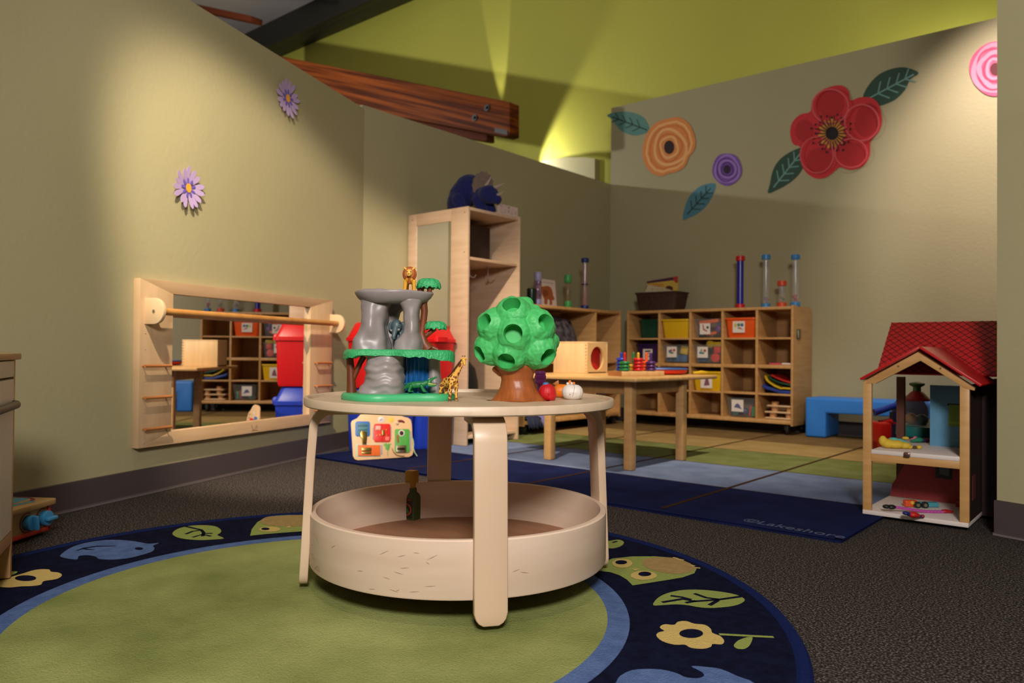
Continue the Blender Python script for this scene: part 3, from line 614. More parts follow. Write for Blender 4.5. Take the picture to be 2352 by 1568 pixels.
rock = pl('rock_grey_plastic', '958c8b', .38, c2='898180', scale=14); rockd = rock
grass = pl('toy_green', '42b074', .4); bark = pl('bark_brown', '7a3d1c', .45, c2='5e2b12', scale=30, stretch=(1, 1, .25)); foli = pl('foliage_green', '38ab69', .42, bump=.5, bscale=160)
PB = V((-1.557, 1.368, TT+.0003)); PS = Toy('animal_playset', 'grey rock mountain playset with green decks and a blue waterfall on the round table', 'toy', PB)
q = PS.q; pr = PS.r
base_loop = smooth_loop([(-.152, .03), (-.138, -.03), (-.085, -.092), (-.035, -.105), (.02, -.085), (.075, -.065), (.13, -.05), (.156, .0), (.15, .045), (.10, .075), (.0, .09), (-.09, .085), (-.14, .065)], 4)
m = MB(); m.rings([[V((x*k, y*k, z)) for x, y in base_loop] for k, z in ((.985, 0), (1, .004), (.995, .011), (.965, .0165), (.93, .018))]); m.build('grass_base', grass, PS.o)
def pxloft(rows, dep, amp, n=36, d=0., seed=0, sup=2.6, ledge=0.):
    R = []
    for y, xl, xr in rows:
        c = q((xl+xr)/2, y, d); hw = pr((xr-xl)/2, d); hd = dep if not hasattr(dep, '__len__') else dep[0]+(dep[1]-dep[0])*(y-rows[0][0])/(rows[-1][0]-rows[0][0]); L = []
        for i in range(n):
            a = 2*pi*i/n; ca, sa = math.cos(a), math.sin(a); e = (abs(ca)**sup+abs(sa)**sup)**(-1/sup)
            k = 1+amp*noise.noise(V((ca*1.3+seed, sa*1.3, c.z*28)))+ledge*math.sin(c.z*330+2*noise.noise(V((ca*2, sa*2, seed))))*max(0, -sa)
            L.append(c+V((ca*e*hw*k, sa*e*hd*k, 0)))
        R.append(L)
    return R
def dense(rows, k=4):
    out = []
    for a, b in zip(rows, rows[1:]):
        for j in range(k): t = j/k; out.append(tuple(u+(v-u)*t for u, v in zip(a, b)))
    return out+[rows[-1]]
MB().rings(pxloft(dense([(908, 827, 934), (898, 828, 933), (886, 832, 931), (880, 838, 928), (866, 838, 928), (858, 842, 925), (845, 841, 927), (836, 845, 924), (826, 843, 927), (810, 842, 930)], 5), (.062, .052), .13, d=-.01, ledge=.022, n=48)).build('lower_rock', rock, PS.o, subsurf=1, sharp=80)
MB().rings(pxloft(dense([(903, 986, 1022), (880, 985, 1015), (850, 984, 1011), (815, 982, 1010)], 3), (.04, .03), .1, d=.05, seed=4)).build('lower_rock', rock, PS.o, sharp=80)
wf = MB(); R = []
for y, xl, xr in dense([(905, 918, 992), (885, 922, 990), (850, 926, 986), (818, 926, 986)], 4):
    L = []
    for i in range(33):
        p_ = q(xl+(xr-xl)*i/32, y, .035); p_.y += .004*math.sin(i*1.25+y*.02)-.03*math.sin(pi*i/32); L.append(p_)
    R.append(L+[p_+V((0, .02, 0)) for p_ in L[::-1]])
wf.rings(R).build('waterfall', pl('waterfall_blue', '1c5c9a', .25), PS.o, sharp=80)
# middle deck
m = MB(); dk = smooth_loop([(-.145, .02), (-.12, -.05), (-.085, -.075), (-.045, -.07), (.0, -.068), (.035, -.085), (.07, -.078), (.10, -.06), (.145, -.03), (.150, .03), (.11, .07), (.0, .085), (-.09, .08), (-.13, .06)], 4)
zt = q(910, 806).z; nrm = []
def dbot(i, x):
    a = .5+.5*math.cos(i*2.1); e = max(0, abs(x+.01)-.075)/.07
    return .008+.011*e+.004*a*(1 if e > .05 else .3)+.004*max(0, 1-abs(x-.045)/.03)
RR = []
for k, f in ((.80, lambda i, x: zt+.004), (.93, lambda i, x: zt+.0035), (.985, lambda i, x: zt-.002), (1.0, lambda i, x: zt-.5*dbot(i, x)), (1.0, lambda i, x: zt-dbot(i, x)-.004), (.97, lambda i, x: zt-dbot(i, x)-.003), (.8, lambda i, x: zt-.008)):
    RR.append([V((x*k*1.02, y*k, f(i, x)+.0015*noise.noise(V((x*60, y*60, 0))))) for i, (x, y) in enumerate(dk)])
m.rings(RR).build('middle_deck', foli, PS.o, sharp=70)
MB().rings(pxloft(dense([(809, 805, 894), (796, 808, 894), (783, 814, 892), (770, 823, 889), (745, 832, 886), (715, 833, 890), (696, 830, 902), (684, 824, 912)], 5), (.055, .045), .2, d=.0, seed=9, n=48)).build('cave_rock', rock, PS.o, subsurf=1, sharp=80)
MB().rings(pxloft(dense([(809, 902, 973), (797, 904, 972), (784, 909, 970), (775, 920, 967), (764, 928, 964), (745, 929, 964), (720, 928, 964), (703, 921, 967), (686, 910, 974)], 5), (.042, .038), .16, d=-.012, seed=2, n=40)).build('cave_rock', rock, PS.o, subsurf=1, sharp=80)
MB().rings(pxloft(dense([(808, 860, 930), (770, 862, 918), (740, 862, 912), (718, 862, 918), (688, 858, 950)], 4), .025, .1, d=.06, seed=5)).build('cave_back', rock, PS.o, sharp=80)
c = q(903, 683); hx = pr(90); pts = []
m = MB(); ztop = q(903, 670).z; zbt = q(903, 697).z; L = []
for k, z in ((.70, zbt), (.80, zbt+.003), (.93, zbt+.014), (1.0, ztop-.006), (1.0, ztop-.003), (.97, ztop), (.94, ztop-.001), (.9, ztop-.005), (.3, ztop-.006)):
    L.append([V((c.x+hx*k*math.cos(a)*(1+.03*math.sin(3*a+1)), hx*.72*k*math.sin(a)*(1+.03*math.sin(3*a+1)), z+.0012*math.sin(4*a))) for a in [2*pi*i/56 for i in range(56)]])
m.rings(L).build('rock_platform', rock, PS.o, sharp=60)
m = MB(); m.limb(q(838, 670, .03), q(868, 670, .035), .009, .008); m.limb(q(868, 668, .035), q(912, 671, .03), .008, .005); m.build('platform_boulder', rock, PS.o, remesh=.0016)
def pxtube(pts, rs, d=0.): return [q(x, y, d) for x, y in pts], [pr(r_, d) for r_ in rs]
m = MB(); P, r_ = pxtube([(808, 908), (807, 880), (806, 850), (803, 815)], [12, 10, 9, 8], .0); m.tube(P, r_, 12); P, r_ = pxtube([(810, 872), (820, 850), (828, 832), (836, 818)], [6, 6, 6, 7]); m.tube(P, r_, 10); m.build('tree_trunk', bark, PS.o)
m = MB(); P, r_ = pxtube([(984, 803), (974, 788), (968, 765), (972, 742), (975, 715), (972, 690)], [16, 10, 8, 7.5, 8, 9], .005); m.tube(P, r_, 12); P, r_ = pxtube([(975, 790), (990, 797), (1006, 803)], [6, 5, 3]); m.tube(P, r_, 8); P, r_ = pxtube([(970, 778), (984, 766), (1000, 754)], [6, 5.5, 5], .01); m.tube(P, r_, 8); P, r_ = pxtube([(970, 700), (985, 680), (988, 655)], [6, 6, 6], .02); m.tube(P, r_, 8); P, r_ = pxtube([(966, 676), (966, 655)], [8, 8], .03); m.tube(P, r_, 8); m.build('tree_trunk', bark, PS.o)
def canopy(x0, x1, y0, y1, d, name='tree_canopy'):
    c = q((x0+x1)/2, y1, d); hx = pr((x1-x0)/2, d); hz_ = pr(y1-y0, d); m = MB(); L = []; n = 60
    for k, z in ((.15, 1.0), (.55, .95), (.82, .8), (.95, .55), (1.0, .2), (.95, .15), (.4, .3)):
        L.append([c+V((hx*k*math.cos(a)*(1+.025*math.sin(15*a)), hx*.85*k*math.sin(a)*(1+.025*math.sin(15*a)), hz_*(z-(.09*(1+math.sin(15*a+1)) if k > .9 else 0)+.06*math.sin(9*a+k*20)))) for a in [2*pi*i/n for i in range(n)]])
    return m.rings(L).build(name, foli, PS.o, sharp=70)
canopy(956, 1013, 640, 663, .03); canopy(973, 1027, 738, 757, .012)

# ---- small animals
yl = pl('animal_yellow', 'e2a42c', .45)
def critter(name, label, base, parts, mats, vox=.0013, group='plastic animals on the round table', cat='toy animal', it=5):
    T = Toy(name, label, cat, base, group); return T
lb = PS.B+FW*(-.01); lb = on_plane(941, 669, lb, FW)
LI = Toy('toy_lion', 'small yellow toy lion with a rust mane on top of the grey rock', 'toy animal', V((lb.x, lb.y, PB.z+ztop-.0055)), 'plastic animals on the round table'); g = LI.q; k_ = LI.r
m = MB()
for x0, y0, x1, y1, d, r0, r1 in ((932, 645, 930, 667, 0, 5, 3.6), (951, 645, 951, 668, 0, 5, 3.6), (935, 648, 935, 668, .035, 5, 3.6), (950, 648, 950, 668, .035, 5, 3.6)):
    m.limb(g(x0, y0, d), g(x1, y1, d), k_(r0), k_(r1)); a = g(x1, 668.5, d-.003); m.sph(a, (k_(4.2), k_(5), k_(2.6)), 0, 10, 8)
m.limb(g(941, 640, .0), g(942, 643, .035), k_(11), k_(10)); m.limb(g(941, 635, -.002), g(941, 628, -.004), k_(9), k_(9))
m.tube([g(942, 640, .042), g(952, 648, .055), g(956, 660, .055)], k_(1.6), 8)
m.build('body', yl, LI.o, remesh=.0011)
m = MB(); rnd = random.Random(2)
c = g(940.5, 628, -.006)
for i in range(26):
    a = 2*pi*i/26; m.limb(c+V((k_(9)*math.cos(a), -.001, k_(10)*math.sin(a))), c+V((k_(14.5)*math.cos(a), .003, k_(16)*math.sin(a)-k_(1.5))), k_(3.6), k_(2.4))
m.limb(c+V((0, .002, -k_(8))), c+V((0, .0, -k_(20))), k_(8.5), k_(4.5)); m.sph(c+V((0, .008, 0)), (k_(13), k_(8), k_(14)))
m.build('mane', pl('mane_rust', '9a4a1c', .5, c2='b2602a', scale=300), LI.o, remesh=.0009)
m = MB(); m.sph(c+V((0, -.005, k_(1))), (k_(7.8), k_(7), k_(9))); m.sph(c+V((0, -.0125, -k_(4))), (k_(5), k_(5), k_(4.2)))
for s in (-1, 1): m.limb(c+V((s*k_(8), -.002, k_(10))), c+V((s*k_(12), .0, k_(13))), k_(2.8), k_(2.4))
m.build('face', pl('face_yellow', 'e6b04a', .45), LI.o, remesh=.0008)
m = MB()
for s in (-1, 1): m.sph(c+V((s*k_(4.2), -.0125, k_(3.4))), k_(1.25), 0, 10, 8)
m.sph(c+V((0, -.0172, -k_(2.6))), (k_(1.9), k_(1.2), k_(1.2)), 0, 10, 8); m.build('eyes_and_nose', pl('dark_brown_paint', '1c0f08', .4), LI.o)

eb = on_plane(912, 798, PB+FW*.02, FW)
EL = Toy('toy_elephant', 'grey toy elephant peering out of the cave between the upper rock pillars', 'toy animal', V((eb.x, eb.y, PB.z+zt+.0036)), 'plastic animals on the round table'); g = EL.q; k_ = EL.r
m = MB(); c = g(911, 748, -.01)
m.sph(c, (k_(13), k_(12), k_(15))); m.tube([g(909, 752, -.022), g(906, 764, -.03), g(904, 774, -.034), g(905, 779, -.033)], [k_(8), k_(6), k_(4.4), k_(3.4)], 12)
for s, dx in ((1, 13), (-1, -12)): m.sph(g(912+dx, 750, .0), (k_(9), k_(3), k_(12)), 0, 12, 8)
m.sph(g(924, 765, .03), (k_(19), k_(26), k_(21))); m.sph(g(918, 768, .012), (k_(15), k_(16), k_(18)))
for x, d in ((914, .0), (930, .0), (914, .045), (930, .045)): m.limb(g(x, 772, d), g(x, 793.5, d), k_(7), k_(6))
m.build('body', pl('elephant_grey', '4d5f63', .45), EL.o, remesh=.0013)
m = MB(); m.tube([g(915, 757, -.024), g(916.5, 757.5, -.031), g(917, 755.5, -.036)], [k_(3), k_(2.6), k_(.8)], 8); m.tube([g(902, 759, -.02), g(898, 759, -.028), g(897, 757, -.033)], [k_(2.6), k_(2.2), k_(.8)], 8); m.build('tusks', pl('tusk_ivory', 'd8cdc0', .4), EL.o)
m = MB(); m.sph(g(918.5, 742, -.0185), k_(2.1), 0, 10, 8); m.sph(g(906, 742, -.0195), k_(1.6), 0, 10, 8); m.build('eyes', blackm, EL.o)

cb = on_plane(958, 901, PB+FW*(-.02), FW)
CR = Toy('toy_crocodile', 'green toy crocodile with open jaws in front of the blue waterfall', 'toy animal', V((cb.x, cb.y, PB.z+.0178)), 'plastic animals on the round table'); g = CR.q; k_ = CR.r
m = MB(); m.tube([g(922, 895, .01), g(934, 888, .006), g(946, 884), g(958, 883), g(972, 882), g(982, 877)], [k_(2), k_(5), k_(7.5), k_(8), k_(7), k_(5.5)], 12)
m.sph(g(986, 877, -.002), (k_(6), k_(5), k_(5.5))); m.tube([g(985, 874, -.002), g(995, 869, -.004), g(1004, 865, -.006)], [k_(4), k_(2.8), k_(1.8)], 10)
m.tube([g(983, 884, -.002), g(993, 886, -.004), g(1002, 885, -.006)], [k_(4), k_(2.6), k_(1.7)], 10); m.sph(g(984, 870.5, -.006), k_(2.6), 0, 8, 6)
for x, d, fx in ((944, -.008, 939), (968, -.008, 973), (946, .012, 944), (970, .012, 975)):
    m.limb(g(x, 886, d), g(fx, 897, d), k_(4), k_(3)); m.sph(g(fx+2, 898.5, d-.003), (k_(4.5), k_(3.5), k_(2)), 0, 8, 6)
for i in range(12): a = g(930+i*4.6, 880.5-3.5*math.sin(i/11*pi), .0); m.cyl(a-V((0, 0, .002)), a+V((0, 0, .003)), k_(2), .0002, 6)
m.build('body', pl('croc_green', '257a44', .4), CR.o, remesh=.0009)
m = MB(); m.tube([g(984, 880, -.0055), g(993, 882.6, -.007), g(1001, 882.4, -.008)], [k_(2.6), k_(1.6), k_(1.2)], 8); m.build('mouth', pl('croc_mouth', 'a8b04c', .4), CR.o)
m = MB()
for i in range(5): a = g(988+i*3.2, 881.8+.2*i, -.0075); m.cyl(a, a+V((0, 0, .0016)), .0006, .0001, 6)
m.sph(g(985.5, 869.8, -.0085), k_(1.1), 0, 8, 6); m.build('teeth', pl('tooth_white', 'd9d6c8', .4), CR.o)

gb = hz(1028, 921, TT)
GI = Toy('toy_giraffe', 'small spotted toy giraffe on the round table in front of the playset', 'toy animal', gb, 'plastic animals on the round table'); g = GI.q; k_ = GI.r
gm = mat('giraffe_patches', 'e3ad4a', .5, c2='7c3b14', scale=90, kind='voro', lo=.10, hi=.17)
m = MB(); m.limb(g(1022, 878, .012), g(1041, 872, -.006), k_(10), k_(11.5)); m.sph(g(1018, 881, .015), (k_(8), k_(8), k_(9)))
m.tube([g(1040, 870, -.004), g(1049, 856, -.008), g(1057, 842, -.011), g(1064, 829, -.013)], [k_(10), k_(7), k_(5), k_(4)], 12)
legs = ((1016, 884, 1011, 902, 1006, 918, .012), (1025, 884, 1024, 903, 1022, 916, .028), (1036, 880, 1034, 902, 1032, 920, -.014), (1047, 880, 1048, 900, 1048, 919, .0))
for x0, y0, x1, y1, x2, y2, d in legs: m.limb(g(x0, y0, d), g(x1, y1, d), k_(6.5), k_(3.4)); m.limb(g(x1, y1, d), g(x2, y2, d), k_(3.4), k_(2.8))
m.build('body', gm, GI.o, remesh=.0011)
m = MB(); m.limb(g(1065, 826, -.013), g(1067, 835, -.022), k_(4.6), k_(3)); m.sph(g(1067, 836.5, -.023), (k_(3.2), k_(3.2), k_(2.6)))
for s in (-1, 1): m.limb(g(1065+s*2.2, 823, -.012), g(1065+s*2.6, 818.5, -.011), k_(1), k_(1)); m.limb(g(1065+s*4, 824, -.011), g(1065+s*8.5, 822.5, -.009), k_(1.8), k_(1.2))
m.build('head', pl('giraffe_yellow', 'dfab49', .5), GI.o, remesh=.0008)
m = MB(); m.tube([g(1027, 866, .004), g(1036, 860, .0), g(1046, 846, -.005), g(1055, 833, -.009), g(1061, 824, -.011)], [k_(1), k_(2.6), k_(2.6), k_(2.4), k_(1.2)], 8)
for s in (-1, 1): m.sph(g(1065+s*2.6, 817.6, -.011), k_(1.5), 0, 8, 6)
m.sph(g(1069, 826.5, -.0165), k_(1), 0, 8, 6); m.build('mane_and_horn_tips', pl('giraffe_dark', '4b2413', .5), GI.o)
for x0, y0, x1, y1, x2, y2, d in legs:
    e = g(x2, y2, d); MB().lathe([(k_(4.6), 0), (k_(4.4), .0012), (k_(3.0), e.z-.0002)], (e.x, e.y, 0), 14).build('hoof', pl('hoof_grey', '6b6259', .5), GI.o)

# ---- counting tree
TB = hz(1189, 922, TT); TB = TB+FW*.045
TR = Toy('counting_tree', 'chunky green toy tree with seven round holes on the round table', 'toy', V((TB.x, TB.y, TT))); g = TR.q; k_ = TR.r
tg = pl('tree_green', '4bbd68', .5, c2='43b461', scale=40); tb_ = pl('trunk_brown', 'a35a29', .4, c2='934d22', scale=60, stretch=(1, 1, .15))
R = []
rows = dense([(931, 1122, 1257), (924, 1125, 1255), (914, 1134, 1247), (902, 1142, 1238), (888, 1149, 1229), (872, 1152, 1223), (858, 1148, 1226), (842, 1136, 1234), (830, 1140, 1230)], 4)
for i, (y, xl, xr) in enumerate(rows):
    c = g((xl+xr)/2, y); c.z = max(0, c.z) if i else 0; hw = k_((xr-xl)/2)*(1+.10*max(0, 1-i/10)); fl = max(0, 1-i/16); L = []
    for j in range(64):
        a = 2*pi*j/64; lob = 1-.34*fl*(.5-.5*math.cos(4*a))+.012*math.sin(23*a+c.z*90+4*noise.noise(V((a*2, c.z*30, 0))))
        L.append(c+V((hw*lob*math.cos(a), hw*.82*lob*math.sin(a), 0)))
    R.append(L)
m = MB().rings(R); tk = m.build('trunk', tb_, TR.o, sharp=80)
MB().limb(g(1150, 856), g(1137, 848), k_(9), k_(7)).limb(g(1205, 866), g(1205, 838), k_(13), k_(7)).build('branch_stub', tb_, TR.o, remesh=.0018)
cc = g(1189, 771); rx, ry, rz_ = k_(86), k_(76), k_(78)
holes = [(1176, 709, 21), (1119, 743, 20), (1247, 745, 20.5), (1179, 768, 21.5), (1108, 810, 20), (1165, 824, 20.5), (1251, 815, 21)]
m = MB(); m.sph(cc, (rx, ry, rz_), 0, 32, 20); hv = []
for x, y, r_ in holes:
    p_ = g(x, y); dx = (p_.x-cc.x)/k_(106); dz = (p_.z-cc.z)/k_(100); ny = -math.sqrt(max(.1, 1-dx*dx-dz*dz)); n_ = V((dx, ny, dz)).normalized()
    yy = cc.y-ry*math.sqrt(max(.10, 1-((p_.x-cc.x)/k_(97))**2-((p_.z-cc.z)/k_(93))**2)); s_ = V((p_.x, yy, p_.z)); R_ = k_(r_)
    m.cyl(s_-n_*.034, s_+n_*.003, R_*2.3, R_*1.3, 36); m.sph(s_-n_*.034, R_*2.1, 0, 20, 12); hv.append((s_, n_, R_))
for x, y, r_, d in ((1205, 705, 24, .0), (1223, 722, 24, -.01), (1142, 726, 22, 0), (1262, 782, 22, .0), (1205, 832, 22, .01), (1195, 698, 16, .05), (1118, 785, 26, .05), (1258, 785, 28, .05), (1190, 735, 44, .05), (1212, 795, 26, -.045), (1150, 790, 24, -.045), (1212, 735, 22, -.05)): m.sph(g(x, y, d), k_(r_), 0, 16, 10)
crown = m.build('crown', tg, TR.o, remesh=.0017, smoothit=7); evaluated(crown); jitter(crown, .0030, 48, 3); jitter(crown, .0012, 120, 9)
cut = MB()
for s_, n_, r_ in hv:
    cut.cyl(s_+n_*.03, s_-n_*.028, r_, r_*.92, 48)
cutter = cut.build('hole_cut', tg, TR.o); md = crown.modifiers.new('holes', 'BOOLEAN'); md.operation = 'DIFFERENCE'; md.solver = 'EXACT'; md.object = cutter
bpy.context.view_layer.update(); evaluated(crown); bpy.data.objects.remove(cutter); crown.data.set_sharp_from_angle(angle=math.radians(50))

# ---- squeeze toys beside the tree
def sq(name, label, cx_, cy_, rxp, rzp, m_, extra=None, depth=0.):
    b = hz(cx_, cy_, TT)+FW*depth; b.z = TT
    T = Toy(name, label, 'toy', b, 'squeeze toys beside the counting tree'); return T
ro = sq('squeeze_toy', 'red round squeeze toy with a blue cap leaning at the tree trunk', 1258, 921, 0, 0, None, depth=.03); g, k_ = ro.q, ro.r
m = MB(); c = g(1257, 901); m.sph(c, (k_(20.5), k_(20), k_(21))); m.sph(g(1261, 908), (k_(17), k_(18), k_(14.5))); m.build('body', pl('berry_red', 'c8181f', .5), ro.o, remesh=.0016)
m = MB(); c = g(1254, 883); m.sph(c, (k_(8), k_(8), k_(6))); m.build('cap', pl('cap_blue', '4a7bb5', .5), ro.o)
m = MB(); m.sph(g(1260, 905.5, -k_(19.3)), k_(1.1), 0, 8, 6); m.build('eye', blackm, ro.o)
oo = sq('squeeze_toy', 'orange squeeze toy with two knob horns behind the white one', 1290, 914, 0, 0, None, depth=.02); g, k_ = oo.q, oo.r
m = MB(); m.limb(g(1285, 897), g(1296, 897), k_(15.5), k_(15)); m.build('body', pl('squeeze_orange', 'ee7a14', .5), oo.o, remesh=.0018)
for x, y in ((1309, 876), (1318, 880)): MB().limb(g(x-2, 889, .003), g(x, y, .003), k_(3), k_(3.6)).build('horn', pl('squeeze_orange', 'ee7a14', .5), oo.o, remesh=.0012)
m = MB(); m.prism([g(1268, 882, .012), g(1283, 872, .012), g(1285, 888, .012)], (0, .006, 0)); m.build('ear', pl('ear_brown_orange', 'b5681f', .5), oo.o, bevel=.002)
wo = sq('squeeze_toy', 'white squeeze toy with a seam line, rightmost on the round table', 1316, 919, 0, 0, None, depth=.03); g, k_ = wo.q, wo.r
m = MB(); m.limb(g(1308, 900), g(1322, 900.5), k_(18), k_(18)); m.sph(g(1315, 905), (k_(24), k_(17), k_(14))); m.build('body', pl('squeeze_white', 'dcd3ca', .5), wo.o, remesh=.0018)
MB().sph(g(1304, 881, -.004), k_(3.6)).sph(g(1313, 880, .004), k_(3)).build('ears', pl('squeeze_white', 'dcd3ca', .5), wo.o)
a_ = g(1316, 900); MB().tube([a_+V((k_(2)*math.sin(t*2), -k_(18.1)*math.cos(t), k_(18.1)*math.sin(t))) for t in [-.9+i*.15 for i in range(17)]], .0005, 6).build('seam_line', pl('seam_grey', '8f8880', .6), wo.o)
m = MB(); m.sph(g(1309, 905.5, -k_(18)), k_(.9), 0, 8, 6); m.build('eye', blackm, wo.o)
pb = hz(1241, 905, TT); pb.z = TT
po = Toy('squeeze_toy', 'purple ridged squeeze toy just behind the trunk of the counting tree', 'toy', pb, 'squeeze toys beside the counting tree'); g, k_ = po.q, po.r
zb_ = g(1240, 880).z; c = g(1241, 880); m = MB(); m.lathe([(k_(8), 0), (k_(9), .004), (k_(6), .01), (k_(7), max(.012, zb_-.004)), (k_(12), zb_), (k_(13), zb_+k_(5)), (k_(11.5), zb_+k_(8)), (k_(13), zb_+k_(11)), (k_(13), zb_+k_(17)), (k_(11.5), zb_+k_(20)), (k_(12.5), zb_+k_(23)), (k_(9), zb_+k_(28))], (c.x, 0, 0), 24)
m.build('body', pl('berry_purple', '93339a', .45), po.o)

# ---- bottle in the tray
bb = hz(945, 1189, .093); BT = Toy('toy_bottle', 'green toy sauce bottle with a yellow cap in the round table\'s tray', 'toy', V((bb.x, bb.y, .0926)), rz=YAW-.5); 
BT.inv = WM[BT.o.name].inverted(); g = BT.q; kk = ((BT.B-EYE).dot(FW))/F
zz = lambda y: (BT.inv @ on_plane(945, y, BT.B, FW)).z
hw = .0262
def sqr(w, z, c=.004): return [V((x, y, z)) for x, y in rr(-w, w, -w, w, min(c, w*.4), 3)]
MB().rings([sqr(hw, 0), sqr(hw, zz(1140)), sqr(hw*.92, zz(1134)), sqr(hw*.70, zz(1127)), sqr(hw*.68, zz(1118))]).build('body', pl('bottle_green', '3b4a1f', .45), BT.o, sharp=50)
MB().rings([sqr(hw*.62, zz(1118)), sqr(hw*.63, zz(1083)), sqr(hw*.55, zz(1080))]).build('cap', pl('cap_ochre', 'a97a10', .45), BT.o, sharp=50)
m = MB(); y_ = -hw-.0004; z0, z1 = zz(1186), zz(1141)
m.poly([(-hw*.86, y_, z0), (hw*.86, y_, z0), (hw*.86, y_, z1), (-hw*.86, y_, z1)], 0)
zc = (z0*.56+z1*.44)
m.poly([(x, y_-.0003, z) for x, z in ell(0, zc, hw*.72, (z1-z0)*.30, 24)], 1); m.poly([(x, y_-.0006, z) for x, z in ell(0, zc, hw*.56, (z1-z0)*.24, 24)], 0)
m.ribbon([(-.009, y_-.0009, zc+.012), (-.003, y_-.0009, zc+.004), (.004, y_-.0009, zc-.006), (.01, y_-.0009, zc-.010)], [.003, .009, .009, .003], (0, -1, 0), 2)
for i in range(7): x = -hw*.7+i*hw*.23; m.ribbon([(x, y_-.0005, z1-.007), (x+.001, y_-.0005, z1-.002)], .0022, (0, -1, 0), 1)
m.build('label', [pl('label_black', '171410', .5), pl('label_orange', 'c2481a', .5), pl('pepper_green', '2f6b2a', .5)], BT.o)
# ============================================================ CUBBY CONTENTS
clearp = mat('clear_bin_plastic', 'b9bcbc', .12, alpha=.10, spec=.5); cleart = mat('clear_tube_plastic', 'cfcfd6', .1, alpha=.2, spec=.8)
def toybin(label, o, w, h, d, m_, card=None, cx_=0., cz=.5, cw=.092, ch=.09, group='toy bins in the long cubby shelf'):
    """o = front-bottom-centre"""
    r = thing('toy_bin', label, 'bin', o, 0, group)
    def R(k, z, ww=0): a = w/2*k+ww; return [V((x, y+d/2, z)) for x, y in rr(-a, a, -d/2*k-ww, d/2*k+ww, .022, 4)]
    MB().rings([R(.84, 0), R(.86, .006), R(.955, h-.014), R(1.0, h-.012), R(1.0, h), R(.955, h+.0005), R(.93, h-.004), R(.83, .01)]).build('body', m_, r, sharp=50)
    if card:
        m = MB(); yy = d/2*(1-.91)-.006; z = h*cz; M = lambda x, z_, k=0: V((x, yy-.001-k*.0006, z_))
        m.prism([M(cx_-cw/2, z-ch/2), M(cx_+cw/2, z-ch/2), M(cx_+cw/2, z+ch/2), M(cx_-cw/2, z+ch/2)], (0, -.0008, 0), 0)
        ms = [whitep]
        for i, (pts, mm) in enumerate(card): m.poly([M(cx_+x*cw/2, z+y*ch/2, 2+i) for x, y in pts], len(ms)); ms.append(mm)
        m.build('picture_card', ms, r)
    return r
pk = lambda n, c: mat('print_'+n, c, .7)
pr_, pb_, pg_, py_, pd_, po_ = pk('red', 'a53a3e'), pk('blue', '3f5f95'), pk('green', '4f8060'), pk('yellow', 'c9b355'), pk('dark', '3a3a3c'), pk('orange', 'c87a4a')
cx_ = [.167, .459, .744, 1.027, 1.303]; fz = [.7545, .5435, .324, .1235]
toybin('dark green toy bin in the top left cube of the long cubby shelf', at2(.175, fz[0], .10), .235, .165, .28, dkgreen)
toybin('plain yellow toy bin in the top row beside the dark green bin', at2(.455, fz[0], .012), .258, .157, .36, yellow)
toybin('orange toy bin with a picture card in the top row', at2(1.027, fz[0], .012), .256, .157, .36, orange, [(ell(-.55, .3, .22, .4, 12), py_), (ell(0, .35, .28, .3, 12), pg_), (ell(.55, .35, .25, .3, 12), pb_), ([(-.2, -.1), (.3, -.1), (.8, -.6), (.2, -.3), (-.1, -.3)], pr_)], -.01, .54, .1, .09)
toybin('clear top-row toy bin with a red curve on its card', at2(.744, fz[0], .012), .255, .155, .36, clearp, [([(-.5, .8), (-.3, .8), (-.15, .0), (.45, -.35), (.4, -.55), (-.35, -.2)], pr_), (ell(.5, .25, .25, .25, 12), pd_)], -.015, .47)
toybin('dark purple toy bin with a scribbled card in the second row', at2(.172, fz[1], .06), .24, .165, .30, pl('bin_purple', '2a1248', .4), [([(-.6, .7), (.7, .8), (.6, .5), (-.5, .4)], pd_), (ell(-.3, -.4, .25, .14, 10), py_), (ell(.4, -.35, .2, .12, 10), pd_), ([(-.5, .25), (.5, .3), (.4, .1), (-.4, .05)], po_)], .0, .42, .092, .095)
toybin('clear toy bin of blue and yellow blocks under the plain yellow bin', at2(.459, fz[1], .012), .255, .155, .36, clearp, [(ell(-.45, .1, .2, .3, 10), pb_), (ell(.0, -.15, .4, .2, 10), pg_), (ell(-.1, .3, .2, .25, 10), pr_), (ell(.5, .35, .25, .25, 10), pr_)], -.03, .60)
toybin('clear toy bin heaped with red, yellow and blue blocks in the second row', at2(.744, fz[1], .012), .255, .155, .36, clearp, [(ell(-.45, -.1, .2, .25, 10), pb_), (ell(.0, -.15, .4, .2, 10), pg_), (ell(-.2, .35, .14, .25, 10), pg_), (ell(.45, .3, .28, .22, 10), pr_)], -.035, .60)
toybin('yellow toy bin with a dark red cone on its card, third row', at2(.744, fz[2], .012), .262, .157, .36, pl('bin_bright_yellow', 'e0b412', .35), [([(-.45, -.65), (.6, -.55), (.35, .3), (.05, .7), (-.1, .6)], pk('maroon', '7d4a5c'))], .0, .47, .1, .105)
toybin('clear bottom-row toy bin with a blue mound on its card', at2(1.03, fz[3], .012), .25, .155, .36, clearp, [([(-.6, -.3), (-.3, .2), (0, .4), (.4, .1), (.5, -.2), (.8, -.6), (.3, -.45)], pk('slate', '585c86'))], -.02, .60, .098, .095)
def blk(kind, label, grp, o, sz, m_, R=None):
    m = MB()
    if kind == 'b': m.box((0, 0, 0), sz, 0, R)
    elif kind == 's': m.sph((0, 0, 0), sz, 0, 16, 10)
    else: m.cyl((0, -sz[1]/2, 0), (0, sz[1]/2, 0), sz[0], n=20)
    b = m.build('toy_block', m_, bevel=.004 if kind != 's' else 0); b.location = o
    return tag(b, label, 'toy block', grp)
